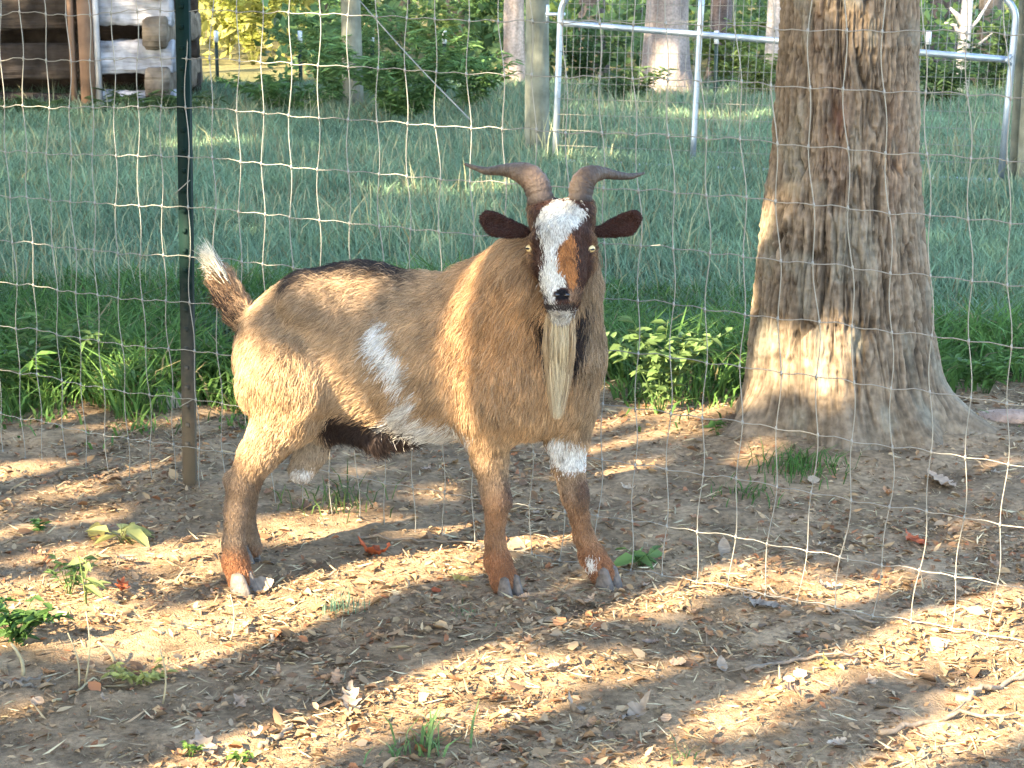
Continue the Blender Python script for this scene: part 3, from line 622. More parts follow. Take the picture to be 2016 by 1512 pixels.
red = np.clip((per(26, 2.2, 86) - 0.66) * 6, 0, 1) * np.clip((ZZ - 0.35) / 0.3, 0, 1)
uu, vv = pix(TVv); uu = uu.reshape(RR.shape); vv = vv.reshape(RR.shape)
red = np.maximum(red * 0.22, 0.8 * np.exp(-(((uu - 1652) / 16) ** 2 + ((vv - 235) / 42) ** 2)) * (np.sin(TH) < 0))[..., None]
c = c * (1 - red) + np.array([0.085, 0.035, 0.022]) * red
low = np.clip((0.2 - ZZ) / 0.2, 0, 1)[..., None]; c = c * (1 - low * 0.5) + np.array([0.15, 0.11, 0.068]) * low * 0.5
lich = np.clip((per(30, 9, 89) - 0.62) * 5, 0, 1)[..., None] * 0.4; c = c * (1 - lich) + np.array([0.22, 0.205, 0.155]) * lich
m = len(zz); i, j = np.meshgrid(np.arange(nt_), np.arange(m - 1), indexing='ij'); k = (i + 1) % nt_
Fq = np.stack([i * m + j, k * m + j, k * m + j + 1, i * m + j + 1], -1).reshape(-1, 4)
def limbs(c0, z0, n, reach, rise, r0, seed):
    rg = np.random.default_rng(seed); L = []
    for q in range(n):
        a = 2 * math.pi * (q + rg.random() * 0.6) / n; t = np.linspace(0, 1, 7); zb = z0 + rg.random() * 1.2
        P = np.stack([c0[0] + np.cos(a) * reach * t + 0.1 * np.sin(t * 5 + q), c0[1] + np.sin(a) * reach * t, zb + rise * t ** 0.8 * (0.6 + 0.6 * rg.random())], -1)
        L.append(tube(P, r0 * (1 - 0.85 * t), 7))
    return L
oak = empty('oak_tree', tuple(TREE)); tag(oak, 'thick tree with furrowed grey-brown bark and flared roots beside the fence', 'tree')
mk('trunk', TVv - TREE, Fq, M_bark, oak, smooth=True, col=c.reshape(-1, 3))
V, Ft = join(limbs((TREE[0], TREE[1]), 4.6, 7, 2.2, 1.8, 0.09, 5)); mk('limbs', V - TREE, Ft, M_bark, oak, smooth=True, col=np.tile([0.2, 0.16, 0.11], (len(V), 1)))
def crown(name, centre, rad, n, parent, size=0.15, tint=(0.06, 0.10, 0.03), cut=True, clumps=60):
    cc = np.array(centre) + nrm(R.normal(size=(clumps, 3))) * (R.random((clumps, 1)) ** 0.4) * np.array(rad) * 0.85
    P = cc[R.integers(0, clumps, n)] + R.normal(0, 1, (n, 3)) * np.array(rad) * 0.2
    P2 = np.array(centre) + nrm(R.normal(size=(n, 3))) * (R.random((n, 1)) ** 0.36) * np.array(rad)
    P = np.where((R.random(n) < 0.5)[:, None], P, P2); P = P[P[:, 2] > 2.4]
    if cut: P = P[~sunlit(P)]  # crown is cut open so sun reaches the chosen patches
    n = len(P); dd_ = rdir(n); sz = size * R.uniform(0.7, 1.2, n); V, Ft = cards(P - dd_ * sz[:, None] * 0.5, dd_, rdir(n), sz, size * 0.7 * R.uniform(0.7, 1.2, n))
    col = np.repeat(np.array(tint) * R.uniform(0.6, 1.4, (n, 1)), 4, 0)
    return mk(name, V - np.array(parent.location), Ft, M_leaf, parent, col=col)
crown('crown', (TREE[0] + 0.3, TREE[1] + 0.5, 7.2), (2.6, 2.6, 2.0), 9000, oak)
# unseen trees added toward the sun, crowns shaped to dapple the yard
k = 0
for tx, ty, tt, rr in [(-1.5, 3.0, 7.2, 2.1), (0.9, 3.3, 7.2, 2.0), (-0.4, 5.2, 7.4, 2.1), (1.9, 4.9, 8.0, 2.1), (2.9, 3.4, 8.4, 2.1), (0.6, 6.8, 9.0, 2.3), (2.8, 6.8, 10, 2.4), (-1.8, 6.6, 9.5, 2.4), (-1.5, 9.2, 12, 2.8), (2.2, 9.5, 12, 2.8), (5.0, 8.5, 15, 2.8),
                       (-2.6, 12.8, 12, 3.0), (1.4, 13.2, 12, 3.0), (5.2, 12.8, 16, 3.0), (-4.5, 16.5, 12, 3.0), (-0.5, 17, 12, 2.8), (4, 17, 17, 3.0), (8, 15, 20, 3), (-4, 21, 20, 3.4), (4, 22, 20, 3.4), (-2, 27, 20, 3.4), (3, 27, 20, 3.4), (4.6, 4.6, 14, 2.4), (-4.0, 4.8, 10.5, 2.5), (-4.6, 9, 12, 2.8), (-3.4, 1.0, 10.5, 2.4), (0.4, 0.8, 10.5, 2.4)]:
    c0 = np.array([tx, ty, 0]) + S * tt; base = np.array([c0[0], c0[1], 0])
    t_ = empty('shade_tree', tuple(base)); tag(t_, 'unseen leafy tree set toward the sun, crown shaped to dapple the yard', 'tree', 'unseen trees added behind and left of the viewer for shade')
    P = np.stack([np.full(8, 0.0) + 0.1 * np.sin(np.arange(8)), 0.1 * np.cos(np.arange(8) * 1.3), np.linspace(-0.1, c0[2] + rr * 0.3, 8)], -1)
    V, Ft = tube(P, np.linspace(0.16, 0.05, 8), 9); mk('trunk', V, Ft, M_bark, t_, smooth=True, col=np.tile([0.2, 0.16, 0.11], (len(V), 1)))
    nearby = tt < 9.6; crown('crown', c0, (rr, rr, rr * (0.62 if nearby else 0.8)), 6500 if nearby else 5200, t_, size=0.12 if nearby else 0.19)
    k += 1

# ------------------------------------------------------------------ pasture grass
def clear(P, r=0.0):
    d = np.hypot(P[:, 0] - TREE[0], P[:, 1] - TREE[1]); return d > 0.30 + r
def grass_obj(name, n, y0, y1, hfun, wfun, tint, label, lean=(0.2, 0.9), xm=1.3, keep=None):
    y = R.uniform(y0, y1, n) ; x = R.uniform(-1, 1, n) * (0.268 * y + xm)
    k = y > edge_y(x) - R.exponential(0.10, n) * (vn(x * 4, y * 4, 107) > 0.45); x, y = x[k], y[k]
    if keep is not None: k = keep(x, y); x, y = x[k], y[k]
    P = np.stack([x, y, gz(x, y) - 0.01], -1); k = clear(P); P = P[k]; n = len(P); x, y = P[:, 0], P[:, 1]
    patch = fbm(x * 1.7, y * 1.3, 101)
    h = hfun(x, y) * (0.55 + 0.9 * patch) * np.clip(0.35 + (y - edge_y(x) + 0.1) / 0.35, 0.35, 1) * R.uniform(0.5, 1.3, n)
    V, Ft = blades(P, h, wfun(y) * R.uniform(0.6, 1.3, n), R.uniform(*lean, n), R.uniform(0, 6.283, n))
    p2 = fbm(x * 0.9, y * 0.7, 103)[:, None]
    c = np.array(tint[0]) * (1 - p2) + np.array(tint[1]) * p2
    c = c * R.uniform(0.6, 1.35, (n, 1)); dry = R.random(n) < 0.05; c[dry] = np.array([0.26, 0.22, 0.11]) * R.uniform(0.6, 1.1, (dry.sum(), 1))
    return tag(mk(name, V, Ft, M_grass, col=np.repeat(c, 5, 0)), label, 'grass', kind='stuff')
grass_obj('pasture_grass', 230000, 7.2, 18.5, lambda x, y: 0.135 + 0.05 * np.clip((y - 14) / 3, 0, 1), lambda y: 0.003 + 0.00035 * y,
          ((0.15, 0.225, 0.138), (0.21, 0.315, 0.18)), 'fine blue-green pasture grass filling the field behind the fence')
grass_obj('lush_grass', 56000, 5.55, 8.0, lambda x, y: 0.17 + 0.06 * np.exp(-((y - 6.7) / 0.5) ** 2) - 0.06 * np.clip(x - 0.6, 0, 1), lambda y: 0.0085 + 0 * y,
          ((0.050, 0.115, 0.026), (0.115, 0.21, 0.05)), 'taller dark green grass along the edge of the bare soil', lean=(0.4, 1.3),
          keep=lambda x, y: (vn(x * 3, y * 3, 105) > 0.22) & (R.random(len(x)) < np.where(x > 0.5, 0.55, 1.0)))
grass_obj('seed_stalks', 9000, 7.6, 17.5, lambda x, y: 0.27 + 0 * y, lambda y: 0.003 + 0.0002 * y, ((0.26, 0.27, 0.15), (0.36, 0.34, 0.2)), 'thin pale seed stalks standing through the pasture grass', lean=(0.1, 0.6), keep=lambda x, y: fbm(x * 0.8, y * 0.8, 109) > 0.45)
# ------------------------------------------------------------------ leaf litter
BR = np.array([[0.38, 0.29, 0.18], [0.40, 0.31, 0.2], [0.30, 0.19, 0.10], [0.22, 0.14, 0.085], [0.36, 0.26, 0.16], [0.16, 0.10, 0.065], [0.42, 0.33, 0.21], [0.28, 0.12, 0.06], [0.24, 0.20, 0.15], [0.12, 0.085, 0.06]])
BR = (BR * 0.8 + BR.mean(0) * 0.2) * [1.0, 0.90, 0.78]
def litter(name, n, y0, y1, size, asp, label, dens=None, tilt=0.35, pal=BR):
    y = R.uniform(y0, y1, n); x = R.uniform(-1, 1, n) * (0.268 * y + 0.5)
    k = (y < edge_y(x) + 0.25); 
    if dens is not None: k &= R.random(n) < dens(x, y)
    x, y = x[k], y[k]; n = len(x); P = np.stack([x, y, gz(x, y) + R.uniform(-0.004, 0.008, n)], -1); 
    a = R.uniform(0, 6.283, n); D = np.stack([np.cos(a), np.sin(a), R.normal(0, tilt * 0.5, n)], -1); N = np.stack([R.normal(0, tilt, n), R.normal(0, tilt, n), np.ones(n)], -1)
    L = np.minimum(size * R.lognormal(0, 0.5, n), max(size, 0.02) * 1.9); V, Ft = leaves(P, D, N, L, L * asp * R.uniform(0.6, 1.3, n), R.uniform(-0.2, 0.5, (n, 1)), R.uniform(-0.3, 0.3, (n, 1)))
    c = pal[R.integers(0, len(pal), n)] * R.uniform(0.65, 1.3, (n, 1))
    return tag(mk(name, V, Ft, M_litter, col=np.repeat(c, 6, 0)), label, 'leaf litter', kind='stuff')
pt = lambda x, y: 0.42 + 0.58 * np.clip((fbm(x * 1.9, y * 1.9, 111) - 0.40) * 6, 0, 1) * np.where((x > 0.75) & (y < 3.75), 0.35, 1)
litter('leaf_litter', 90000, 2.4, 6.6, 0.0115, 0.5, 'brown leaf crumbs scattered thickly over the bare soil', pt)
litter('curled_leaf_litter', 4200, 2.4, 6.6, 0.024, 0.55, 'curled brown leaf pieces lying thick in drifts on the soil', pt, 0.5)
litter('straw_litter', 34000, 2.4, 6.6, 0.030, 0.075, 'dry straw and stem bits strewn over the soil', pt, 0.2, np.array([[0.42, 0.33, 0.19], [0.33, 0.25, 0.14], [0.25, 0.18, 0.11], [0.5, 0.42, 0.26]]))

# ------------------------------------------------------------------ single fallen leaves and twigs
def leafmesh(lobes, asp, curl, seed):
    rg = np.random.default_rng(seed); n = 22; t = np.linspace(0, 1, n)
    wv = asp * np.sin(np.pi * t ** 0.85) ** 0.8 * (1 + 0.35 * np.cos(t * lobes * 2 * math.pi)) + 0.01
    V = []
    for i in range(n):
        y = t[i] - 0.5; z = curl * (y * y * 1.6 - 0.1) + 0.03 * rg.normal()
        V += [[-wv[i], y + 0.05 * rg.normal() * (lobes > 0), z + curl * wv[i] * 0.9 + 0.02 * rg.normal()], [0, y, z], [wv[i], y + 0.05 * rg.normal() * (lobes > 0), z + curl * wv[i] * 0.9 + 0.02 * rg.normal()]]
    F = [[i * 3 + j, i * 3 + j + 1, i * 3 + j + 4, i * 3 + j + 3] for i in range(n - 1) for j in (0, 1)]
    me = bpy.data.meshes.new('fallen_leaf'); me.from_pydata(V, [], F); me.polygons.foreach_set('use_smooth', np.ones(len(F), bool)); return me
M_fl = pmat('fallen_leaf_browns', rough=0.75, spec=0.2, trans=0.15, var=(3, 0.25), rnd=[(0.24, 0.14, 0.08), (0.36, 0.25, 0.16), (0.46, 0.37, 0.27), (0.20, 0.13, 0.09), (0.40, 0.20, 0.09), (0.33, 0.27, 0.20)])
M_flr = pmat('fallen_leaf_red', (0.36, 0.09, 0.035), rough=0.7, spec=0.2, trans=0.15, var=(3, 0.3)); M_flp = pmat('fallen_leaf_pale', (0.27, 0.215, 0.16), rough=0.7, spec=0.2, trans=0.15, var=(3, 0.2))
M_fly = pmat('fallen_leaf_yellow', (0.50, 0.36, 0.10), rough=0.7, spec=0.2, trans=0.2, var=(3, 0.25))
LM = [leafmesh(0, 0.22, 0.5, 1), leafmesh(3, 0.26, 0.35, 2), leafmesh(4, 0.24, 0.7, 3), leafmesh(0, 0.28, 0.2, 4), leafmesh(2, 0.2, 1.0, 5)]
LMS = {}
def fleaf(u, v, size, mat, label, mi=0, rz=0.0, tilt=(0, 0), group=None):
    key = (mi, mat.name)
    if key not in LMS: LMS[key] = LM[mi].copy(); LMS[key].materials.clear(); LMS[key].materials.append(mat)
    o = lk('fallen_leaf', LMS[key]); p = gnd(u, v); o.location = (p[0], p[1], float(gz(p[0], p[1])) + 0.008 + size * 0.04); o.scale = (size,) * 3; o.rotation_euler = (tilt[0], tilt[1], rz)
    return tag(o, label, 'leaf', group or 'fallen leaves on the soil')
for u, v, s_, mt, lb, mi, rz, tl in [
    (1800, 1072, 0.075, M_flr, 'red oak leaf lying behind the wire fence, below the tree roots', 1, 0.5, (0.2, 0.1)),
    (735, 1092, 0.085, M_flr, 'reddish curled leaf on the lit soil behind the goat\'s front legs', 4, 1.3, (0.1, 0.2)),
    (858, 1168, 0.030, M_flr, 'tiny bright red leaf left of the goat\'s front hoof', 3, 0.4, (0.1, 0.1)),
    (905, 1148, 0.06, M_fly, 'orange-yellow leaf just left of the near front hoof', 1, 1.2, (0.2, 0.0)),
    (1255, 1412, 0.075, M_flp, 'pale grey leaf standing on edge in the middle foreground', 4, -0.7, (0.5, 0.3)),
    (1135, 1412, 0.07, M_flp, 'pale tan leaf curled beside the middle foreground leaf heap', 4, 0.9, (0.2, 0.5)),
    (688, 1392, 0.075, M_flp, 'grey-white pointed leaf standing in the left foreground', 2, 0.2, (0.6, 0.2)),
    (516, 1162, 0.06, M_flp, 'tan leaf touching the toe of the hind hoof', 3, -1.0, (0.2, 0.5)),
    (1018, 1078, 0.055, M_flp, 'whitish leaf leaning on a wire behind the near front leg', 3, 0.2, (0.8, 0.1)),
    (1850, 962, 0.10, M_fl, 'large brown leaf behind the fence right of the tree grass tuft', 3, 0.8, (0.3, 0.2)),
    (1630, 1318, 0.06, M_fly, 'yellow curled leaf below the grey twig', 1, 0.4, (0.3, 0.3)),
    (1628, 1162, 0.055, M_flp, 'pinkish white leaf lying where the fence meets the ground', 2, 1.4, (0.2, 0.0)),
    (1425, 1085, 0.05, M_flp, 'grey leaf standing upright behind the fence mesh', 0, 0.1, (1.0, 0)),
    (1500, 1200, 0.10, M_flp, 'grey lobed leaf flat on the shaded soil by the fence', 1, 1.0, (0.1, 0.1)),
    (1420, 1315, 0.04, M_flp, 'small buff leaf left of the grey twig', 0, 0.3, (0.7, 0.2)),
    (500, 1010, 0.05, M_fl, 'dull leaf on the ground just right of the hind cannon', 3, 0.7, (0.3, 0.1)),
    (250, 1115, 0.055, M_fl, 'brown leaf in the shade left of the hind hoof', 0, 1.7, (0.2, 0.2)),
    (240, 1165, 0.06, M_flr, 'rust-red leaf fragment left of the hind hoof', 2, 0.2, (0.1, 0.3)),
    (400, 1480, 0.08, M_flp, 'pale leaf near the bottom edge, left half', 1, 0.5, (0.2, 0.1)),
    (190, 1058, 0.055, M_fly, 'yellowish round leaf on a stem left of the goat', 3, 0.2, (0.8, 0.2))]:
    fleaf(u, v, s_, mt, lb, mi, rz, tl)
for q in range(120):
    u = R.uniform(-20, 2036); v = R.uniform(900, 1512) ** 1.0
    if 380 < u < 1240 and 1060 < v < 1165 and R.random() < 0.7: continue
    fleaf(u, v, R.uniform(0.022, 0.045), M_fl, 'small dry brown leaf lying among the litter on the soil', int(R.integers(0, 5)), R.uniform(0, 6.28), (R.normal(0, 0.3), R.normal(0, 0.3)), 'small brown leaves in the litter')
M_twig = pmat('grey_twig', (0.20, 0.155, 0.11), rough=0.9, var=(40, 0.3), bump=(90, 0.003)); M_straw = pmat('dry_straw', (0.34, 0.28, 0.16), rough=0.8, var=(30, 0.2))
def twig(pts, r, label, mat=M_twig, h=0.006, forks=()):
    P = np.array([gnd(u, v) for u, v in pts]); n = 14; t = np.linspace(0, len(P) - 1, n)
    Q = np.stack([np.interp(t, np.arange(len(P)), P[:, k]) for k in range(3)], -1); Q[:, 2] = gz(Q[:, 0], Q[:, 1]) + h; Q += R.normal(0, 0.005, Q.shape); Q[:, 2] = np.maximum(Q[:, 2], gz(Q[:, 0], Q[:, 1]) + 0.004)
    parts = [tube(Q, r * np.linspace(1, 0.5, n), 7)]
    for k, a, l in forks:
        b = Q[k]; d = nrm(Q[-1] - Q[0]); d2 = np.array([d[0] * math.cos(a) - d[1] * math.sin(a), d[0] * math.sin(a) + d[1] * math.cos(a), 0.15]); parts.append(tube(b + d2 * np.linspace(0, l, 5)[:, None], r * np.linspace(0.6, 0.25, 5), 6))
    V, Ft = join(parts); o0 = Q[0].copy(); o = mk('twig', V - o0, Ft, mat, smooth=True); o.location = o0; return tag(o, label, 'twig', 'twigs on the ground')
twig([(1462, 1322), (1530, 1308), (1600, 1300), (1690, 1292)], 0.0055, 'pale grey twig lying across the right foreground', forks=((9, -0.5, 0.06), (5, 0.4, 0.04)))
twig([(1690, 1305), (1640, 1312), (1600, 1330)], 0.004, 'short twig touching the right end of the grey twig')
twig([(1740, 1448), (1830, 1425), (1900, 1412), (1990, 1410)], 0.006, 'thick crooked stick in the sunny bottom right corner', h=0.008, forks=((6, 0.5, 0.08),))
twig([(1890, 1385), (1950, 1365), (2030, 1330)], 0.008, 'bark-covered branch at the right edge of the sunny soil', h=0.01)
twig([(0, 1345), (40, 1338), (85, 1328)], 0.006, 'tan stick end at the left edge of the foreground')
twig([(20, 1352), (60, 1350), (110, 1345)], 0.004, 'thin tan stick just below the stick end at the left edge')
twig([(520, 1478), (545, 1462), (575, 1440)], 0.007, 'reddish brown twig near the bottom, left of centre')
twig([(700, 1058), (790, 1062), (950, 1070)], 0.004, 'long thin stem along the fence bottom behind the goat')
twig([(1440, 1165), (1500, 1172), (1545, 1180)], 0.004, 'dark thin twig in the shade left of the fence wire end')
twig([(110, 1385), (180, 1345), (240, 1340)], 0.003, 'bent straw-coloured stem in the lit left foreground', M_straw)
twig([(1020, 1335), (1080, 1328), (1150, 1330)], 0.003, 'fine twig in the shade of the middle foreground')
twig([(1610, 1205), (1660, 1212), (1720, 1228)], 0.005, 'root-like twig tangled in the bottom of the fence')
def stalk(u, v, h, lean, label, r=0.0022, mat=M_straw):
    p = gnd(u, v); p[2] = gz(p[0], p[1]); t = np.linspace(0, 1, 6)[:, None]
    Q = np.array([lean * h, 0.0, h]) * t + np.array([0.01, 0, 0]) * np.sin(t * 3); V, Ft = tube(Q, r * np.linspace(1, 0.6, 6), 5); o = mk('dry_stalk', V, Ft, mat, smooth=True); o.location = p; return tag(o, label, 'stalk', 'dry stalks standing in the soil')
stalk(453, 1260, 0.11, 0.02, 'single upright straw stalk below the hind hoof'); stalk(320, 1385, 0.12, -0.02, 'upright green-gold stalk in the lit left foreground')
stalk(155, 1350, 0.12, -0.15, 'left one of two thin stalks below the left weed'); stalk(166, 1345, 0.16, 0.06, 'taller one of two thin stalks below the left weed')
stalk(45, 1325, 0.075, -0.3, 'short pale stub leaning by the left edge', 0.005); stalk(225, 1303, 0.05, -0.7, 'short pale stub leaning left of the lit weeds', 0.005)
stalk(797, 1160, 0.03, 0.0, 'tiny dark stub standing in the lit soil under the goat', 0.004, M_twig)

# ------------------------------------------------------------------ weeds and low plants
def weed(name, base, w_, h_, n, L, asp, tint, label, cat='plant', group=None, stems=6, up=0.6, mat=M_leaf):
    base = np.asarray(base, float); e = empty(name, tuple(base)); tag(e, label, cat, group); sp_ = []
    tips = []
    for q in range(stems):
        a = R.uniform(0, 6.283); rr = R.uniform(0.2, 1) * w_ / 2; t = np.linspace(0, 1, 6)[:, None]
        end = np.array([math.cos(a) * rr, math.sin(a) * rr * 0.7, h_ * R.uniform(0.6, 1.0)]); Q = end * t + np.array([0, 0, h_ * 0.15]) * np.sin(t * math.pi); Q[0, 2] -= 0.02
        sp_.append(tube(Q, max(0.0012, L * 0.03) * np.linspace(1, 0.5, 6), 5)); tips.append(Q)
    V, Ft = join(sp_); mk('stems', V, Ft, M_grass, e, col=np.tile(np.array(tint) * 0.9, (len(V), 1)))
    T = np.array(tips); k = R.integers(0, stems, n); f = R.uniform(0.15, 1, n); i0 = np.clip((f * 5).astype(int), 0, 4); fr = (f * 5 - i0)[:, None]
    P = T[k, i0] * (1 - fr) + T[k, i0 + 1] * fr; a = R.uniform(0, 6.283, n)
    D = np.stack([np.cos(a), np.sin(a), R.uniform(-0.3, up, n)], -1); N = np.stack([R.normal(0, 0.3, n), R.normal(0, 0.3, n) - 0.2, np.ones(n)], -1)
    ll = L * R.uniform(0.6, 1.25, n); V, Ft = leaves(P, D, N, ll, ll * asp, 0.18, 0.25)
    c = np.array(tint) * R.uniform(0.65, 1.4, (n, 1)); mk('foliage', V, Ft, mat, e, col=np.repeat(c, 6, 0)); return e
def gp(u, v): p = gnd(u, v); p[2] = gz(p[0], p[1]); return p
G1 = (0.06, 0.12, 0.03); G2 = (0.10, 0.17, 0.035); G3 = (0.045, 0.09, 0.035)
weed('leafy_weed', gp(1300, 830), 0.46, 0.32, 230, 0.052, 0.5, (0.13, 0.20, 0.065), 'sunlit broad-leaved weed growing between the goat and the tree', stems=14)
weed('broadleaf_seedling', gp(1262, 1112), 0.10, 0.045, 14, 0.055, 0.55, (0.13, 0.21, 0.06), 'small pale broad-leaved seedling at the fence foot beside the far front hoof', stems=5, up=0.3)
weed('leafy_weed', gp(35, 1262), 0.26, 0.11, 170, 0.035, 0.4, G1, 'dark low weed clump at the left edge of the foreground', stems=12)
weed('leafy_weed', gp(135, 1170), 0.16, 0.10, 60, 0.028, 0.35, (0.10, 0.16, 0.05), 'wispy light green weed left of the hind leg', stems=9)
weed('leafy_weed', gp(170, 1190), 0.05, 0.17, 10, 0.06, 0.35, (0.20, 0.25, 0.09), 'thin upright weed with long pale leaves left of the hind hoof', stems=2)
weed('leafy_weed', gp(240, 1070), 0.13, 0.04, 10, 0.075, 0.5, (0.26, 0.27, 0.10), 'wilting yellow-green weed on the lit soil left of the goat', stems=4, up=0.2)
weed('leafy_weed', gp(285, 1340), 0.18, 0.04, 90, 0.022, 0.5, (0.30, 0.30, 0.09), 'low yellow weed mat in the lit left foreground', stems=9, up=0.3)
weed('leafy_weed', gp(120, 770), 0.50, 0.26, 300, 0.06, 0.3, (0.11, 0.18, 0.055), 'arching bushy weed in the grass left of the T-post', stems=18)
weed('leafy_weed', gp(250, 800), 0.30, 0.14, 60, 0.085, 0.25, (0.17, 0.24, 0.08), 'sunlit long-leaved weed beside the pale stone', stems=8)
weed('leafy_weed', gp(1410, 880), 0.08, 0.05, 16, 0.035, 0.4, G2, 'tiny green sprout at the left root of the tree', stems=3)
weed('leafy_weed', gp(485, 1505), 0.06, 0.03, 26, 0.015, 0.6, G2, 'small bright sprig at the bottom edge left of centre', stems=5)
weed('leafy_weed', gp(375, 1490), 0.08, 0.03, 24, 0.016, 0.5, G2, 'fine green sprig among leaves at the bottom left', stems=5)
weed('leafy_weed', gp(500, 850), 0.12, 0.12, 60, 0.03, 0.35, G1, 'green weed tuft just behind the goat\'s thigh', stems=7)
weed('leafy_weed', gp(80, 1050), 0.10, 0.03, 30, 0.02, 0.5, G1, 'thin green weed patch left of the yellow wilting weed', stems=5)
weed('leafy_weed', gp(40, 800), 0.35, 0.20, 150, 0.06, 0.3, (0.09, 0.17, 0.04), 'leafy weed at the left edge where the grass meets the soil', stems=10)
weed('leafy_weed', gp(430, 780), 0.30, 0.20, 130, 0.05, 0.35, (0.08, 0.15, 0.035), 'leafy weed between the T-post and the goat\'s rump', stems=10)
weed('leafy_weed', gp(1940, 790), 0.40, 0.16, 150, 0.045, 0.35, (0.08, 0.15, 0.035), 'leafy weed behind the right root of the tree', stems=10)
weed('leafy_weed', gp(1400, 770), 0.26, 0.16, 110, 0.05, 0.4, (0.09, 0.16, 0.04), 'leafy weed against the left side of the tree', stems=9)
def tuft(u, v, n, h, wd, spread, tint, label, lean=(0.2, 1.1)):
    b = gp(u, v); P = np.stack([R.normal(0, spread, n), R.normal(0, spread, n), np.full(n, -0.01)], -1)
    V, Ft = blades(P, h * R.uniform(0.5, 1.1, n), np.full(n, wd), R.uniform(*lean, n), R.uniform(0, 6.283, n)); c = np.array(tint) * R.uniform(0.65, 1.35, (n, 1))
    o = mk('grass_tuft', V, Ft, M_grass, col=np.repeat(c, 5, 0)); o.location = b; return tag(o, label, 'grass tuft', 'grass tufts on the bare soil')
tuft(845, 1490, 34, 0.10, 0.006, 0.025, (0.12, 0.20, 0.07), 'broad-bladed grass tuft at the bottom middle')
tuft(770, 1500, 16, 0.06, 0.004, 0.02, (0.10, 0.17, 0.06), 'thin grass tuft left of the broad-bladed tuft')
tuft(668, 1200, 60, 0.06, 0.0028, 0.030, (0.13, 0.20, 0.12), 'bluish upright grass tuft on lit soil below the goat', (0, 0.3))
tuft(1575, 945, 150, 0.09, 0.004, 0.06, (0.06, 0.13, 0.03), 'dark green grass tuft at the foot of the tree')
tuft(1470, 985, 60, 0.06, 0.004, 0.05, (0.06, 0.12, 0.03), 'sparse grass tuft left of the tree-foot tuft')
tuft(660, 1000, 70, 0.09, 0.004, 0.06, (0.07, 0.11, 0.03), 'grass tuft under the goat\'s belly at the fence line')
tuft(900, 1210, 20, 0.03, 0.003, 0.03, (0.11, 0.17, 0.07), 'few green sprouts in front of the near hoof')
tuft(1350, 1500, 12, 0.06, 0.003, 0.02, (0.10, 0.17, 0.06), 'lone wispy tuft at the bottom right of centre')
# stones
M_stone = pmat('pale_stone', (0.34, 0.30, 0.23), rough=0.85, var=(9, 0.3), bump=(30, 0.02)); M_rstone = pmat('pinkish_stone', (0.34, 0.22, 0.15), rough=0.85, var=(14, 0.35), bump=(40, 0.02))
def stone(u, v, sc, mat, label):
    b = gp(u, v); V, Fq = ball(np.zeros(3), 1.0, 14, 22); V = V * (0.8 + 0.4 * fbm(V[:, 0] * 1.5 + u, V[:, 1] * 1.5 + V[:, 2] * 2, 121)[:, None]) * np.array(sc)
    o = mk('stone', V, Fq, mat, smooth=True); o.location = b + [0, 0, sc[2] * 0.3]; return tag(o, label, 'stone')
stone(285, 800, (0.075, 0.05, 0.05), M_stone, 'pale stone half hidden in the grass left of the T-post')
stone(330, 806, (0.055, 0.045, 0.045), M_stone, 'smaller greenish-shaded stone against the T-post side of the pale stone')
stone(1990, 842, (0.13, 0.07, 0.018), M_rstone, 'flat pinkish stone right of the tree at the frame edge')

# ------------------------------------------------------------------ gate, wooden posts, far posts
def post(u, v, Yd, h, r, label, name='wooden_post', lean=(0, 0), mat=M_post):
    b = at(u, v, Yd); b[2] = gz(b[0], b[1]); z = np.linspace(-0.15, h, 14); P = np.stack([lean[0] * z, lean[1] * z, z], -1)
    V, Ft = tube(P, r * (1 + 0.03 * np.sin(z * 5)), 14); V[:, :2] *= (1 + 0.04 * (vn(V[:, 0] * 40 + u, V[:, 1] * 40, 7) - 0.5))[:, None]
    o = mk(name, V, Ft, mat, smooth=True); o.location = b; return tag(o, label, 'post', 'round wooden fence posts')
pA = post(697, 250, 16.2, 1.6, 0.085, 'grey wooden post rising from the weeds left of the brace wire', lean=(-0.01, 0))
pB = post(1057, 320, 13.0, 1.5, 0.082, 'grey-green wooden post beside the hinge end of the gate')
post(1993, 385, 11.75, 1.5, 0.030, 'thin brown pole at the latch end of the gate')
post(2024, 392, 11.6, 1.5, 0.075, 'thick dark wooden post cut by the right edge of the photo')
a = np.array(pA.location) + [0.05, -0.08, 1.25]; b = np.array(pB.location) + [-0.06, -0.08, 0.12]; a = at(702, -6, 16.0); b = at(930, 240, 13.1)
t = np.linspace(0, 1, 20)[:, None]; V, Ft = tube(a * (1 - t) + b * t + [0, 0, -0.02] * np.sin(t * math.pi), 0.0045, 6); tag(mk('brace_wire', V - a, Ft, M_wire, smooth=True), 'diagonal brace wire between the two grey wooden posts', 'wire').location = a
# gate: vertical sheet through two ground points
gl = at(1092, 330, 12.72); gr_ = at(1975, 372, 11.65); GD = nrm((gr_ - gl) * [1, 1, 0]); GN_ = np.array([-GD[1], GD[0], 0]); glen = np.linalg.norm((gr_ - gl)[:2])
gate = empty('gate', (gl[0], gl[1], 0)); tag(gate, 'silver tubular steel farm gate with wire mesh across the pasture', 'gate')
def gpt(s, z): return GD * s + np.array([0, 0, 1.0]) * z + GD * 0.035 * (z)
def gz_at(u, v):   # gate coordinates of a pixel
    r = ray(u, v); o = np.array([0, 0, CAMH]); p0 = np.array([gl[0], gl[1], 0]); t = ((p0 - o) @ GN_) / (r @ GN_); q = o + r * t - p0; z = q[2]; return (q @ GD) - 0.035 * z, z
def gtube(P, r, name, m=M_pipe): V, Ft = tube(np.array(P), r, 10); return mk(name, V, Ft, m, gate, smooth=True)
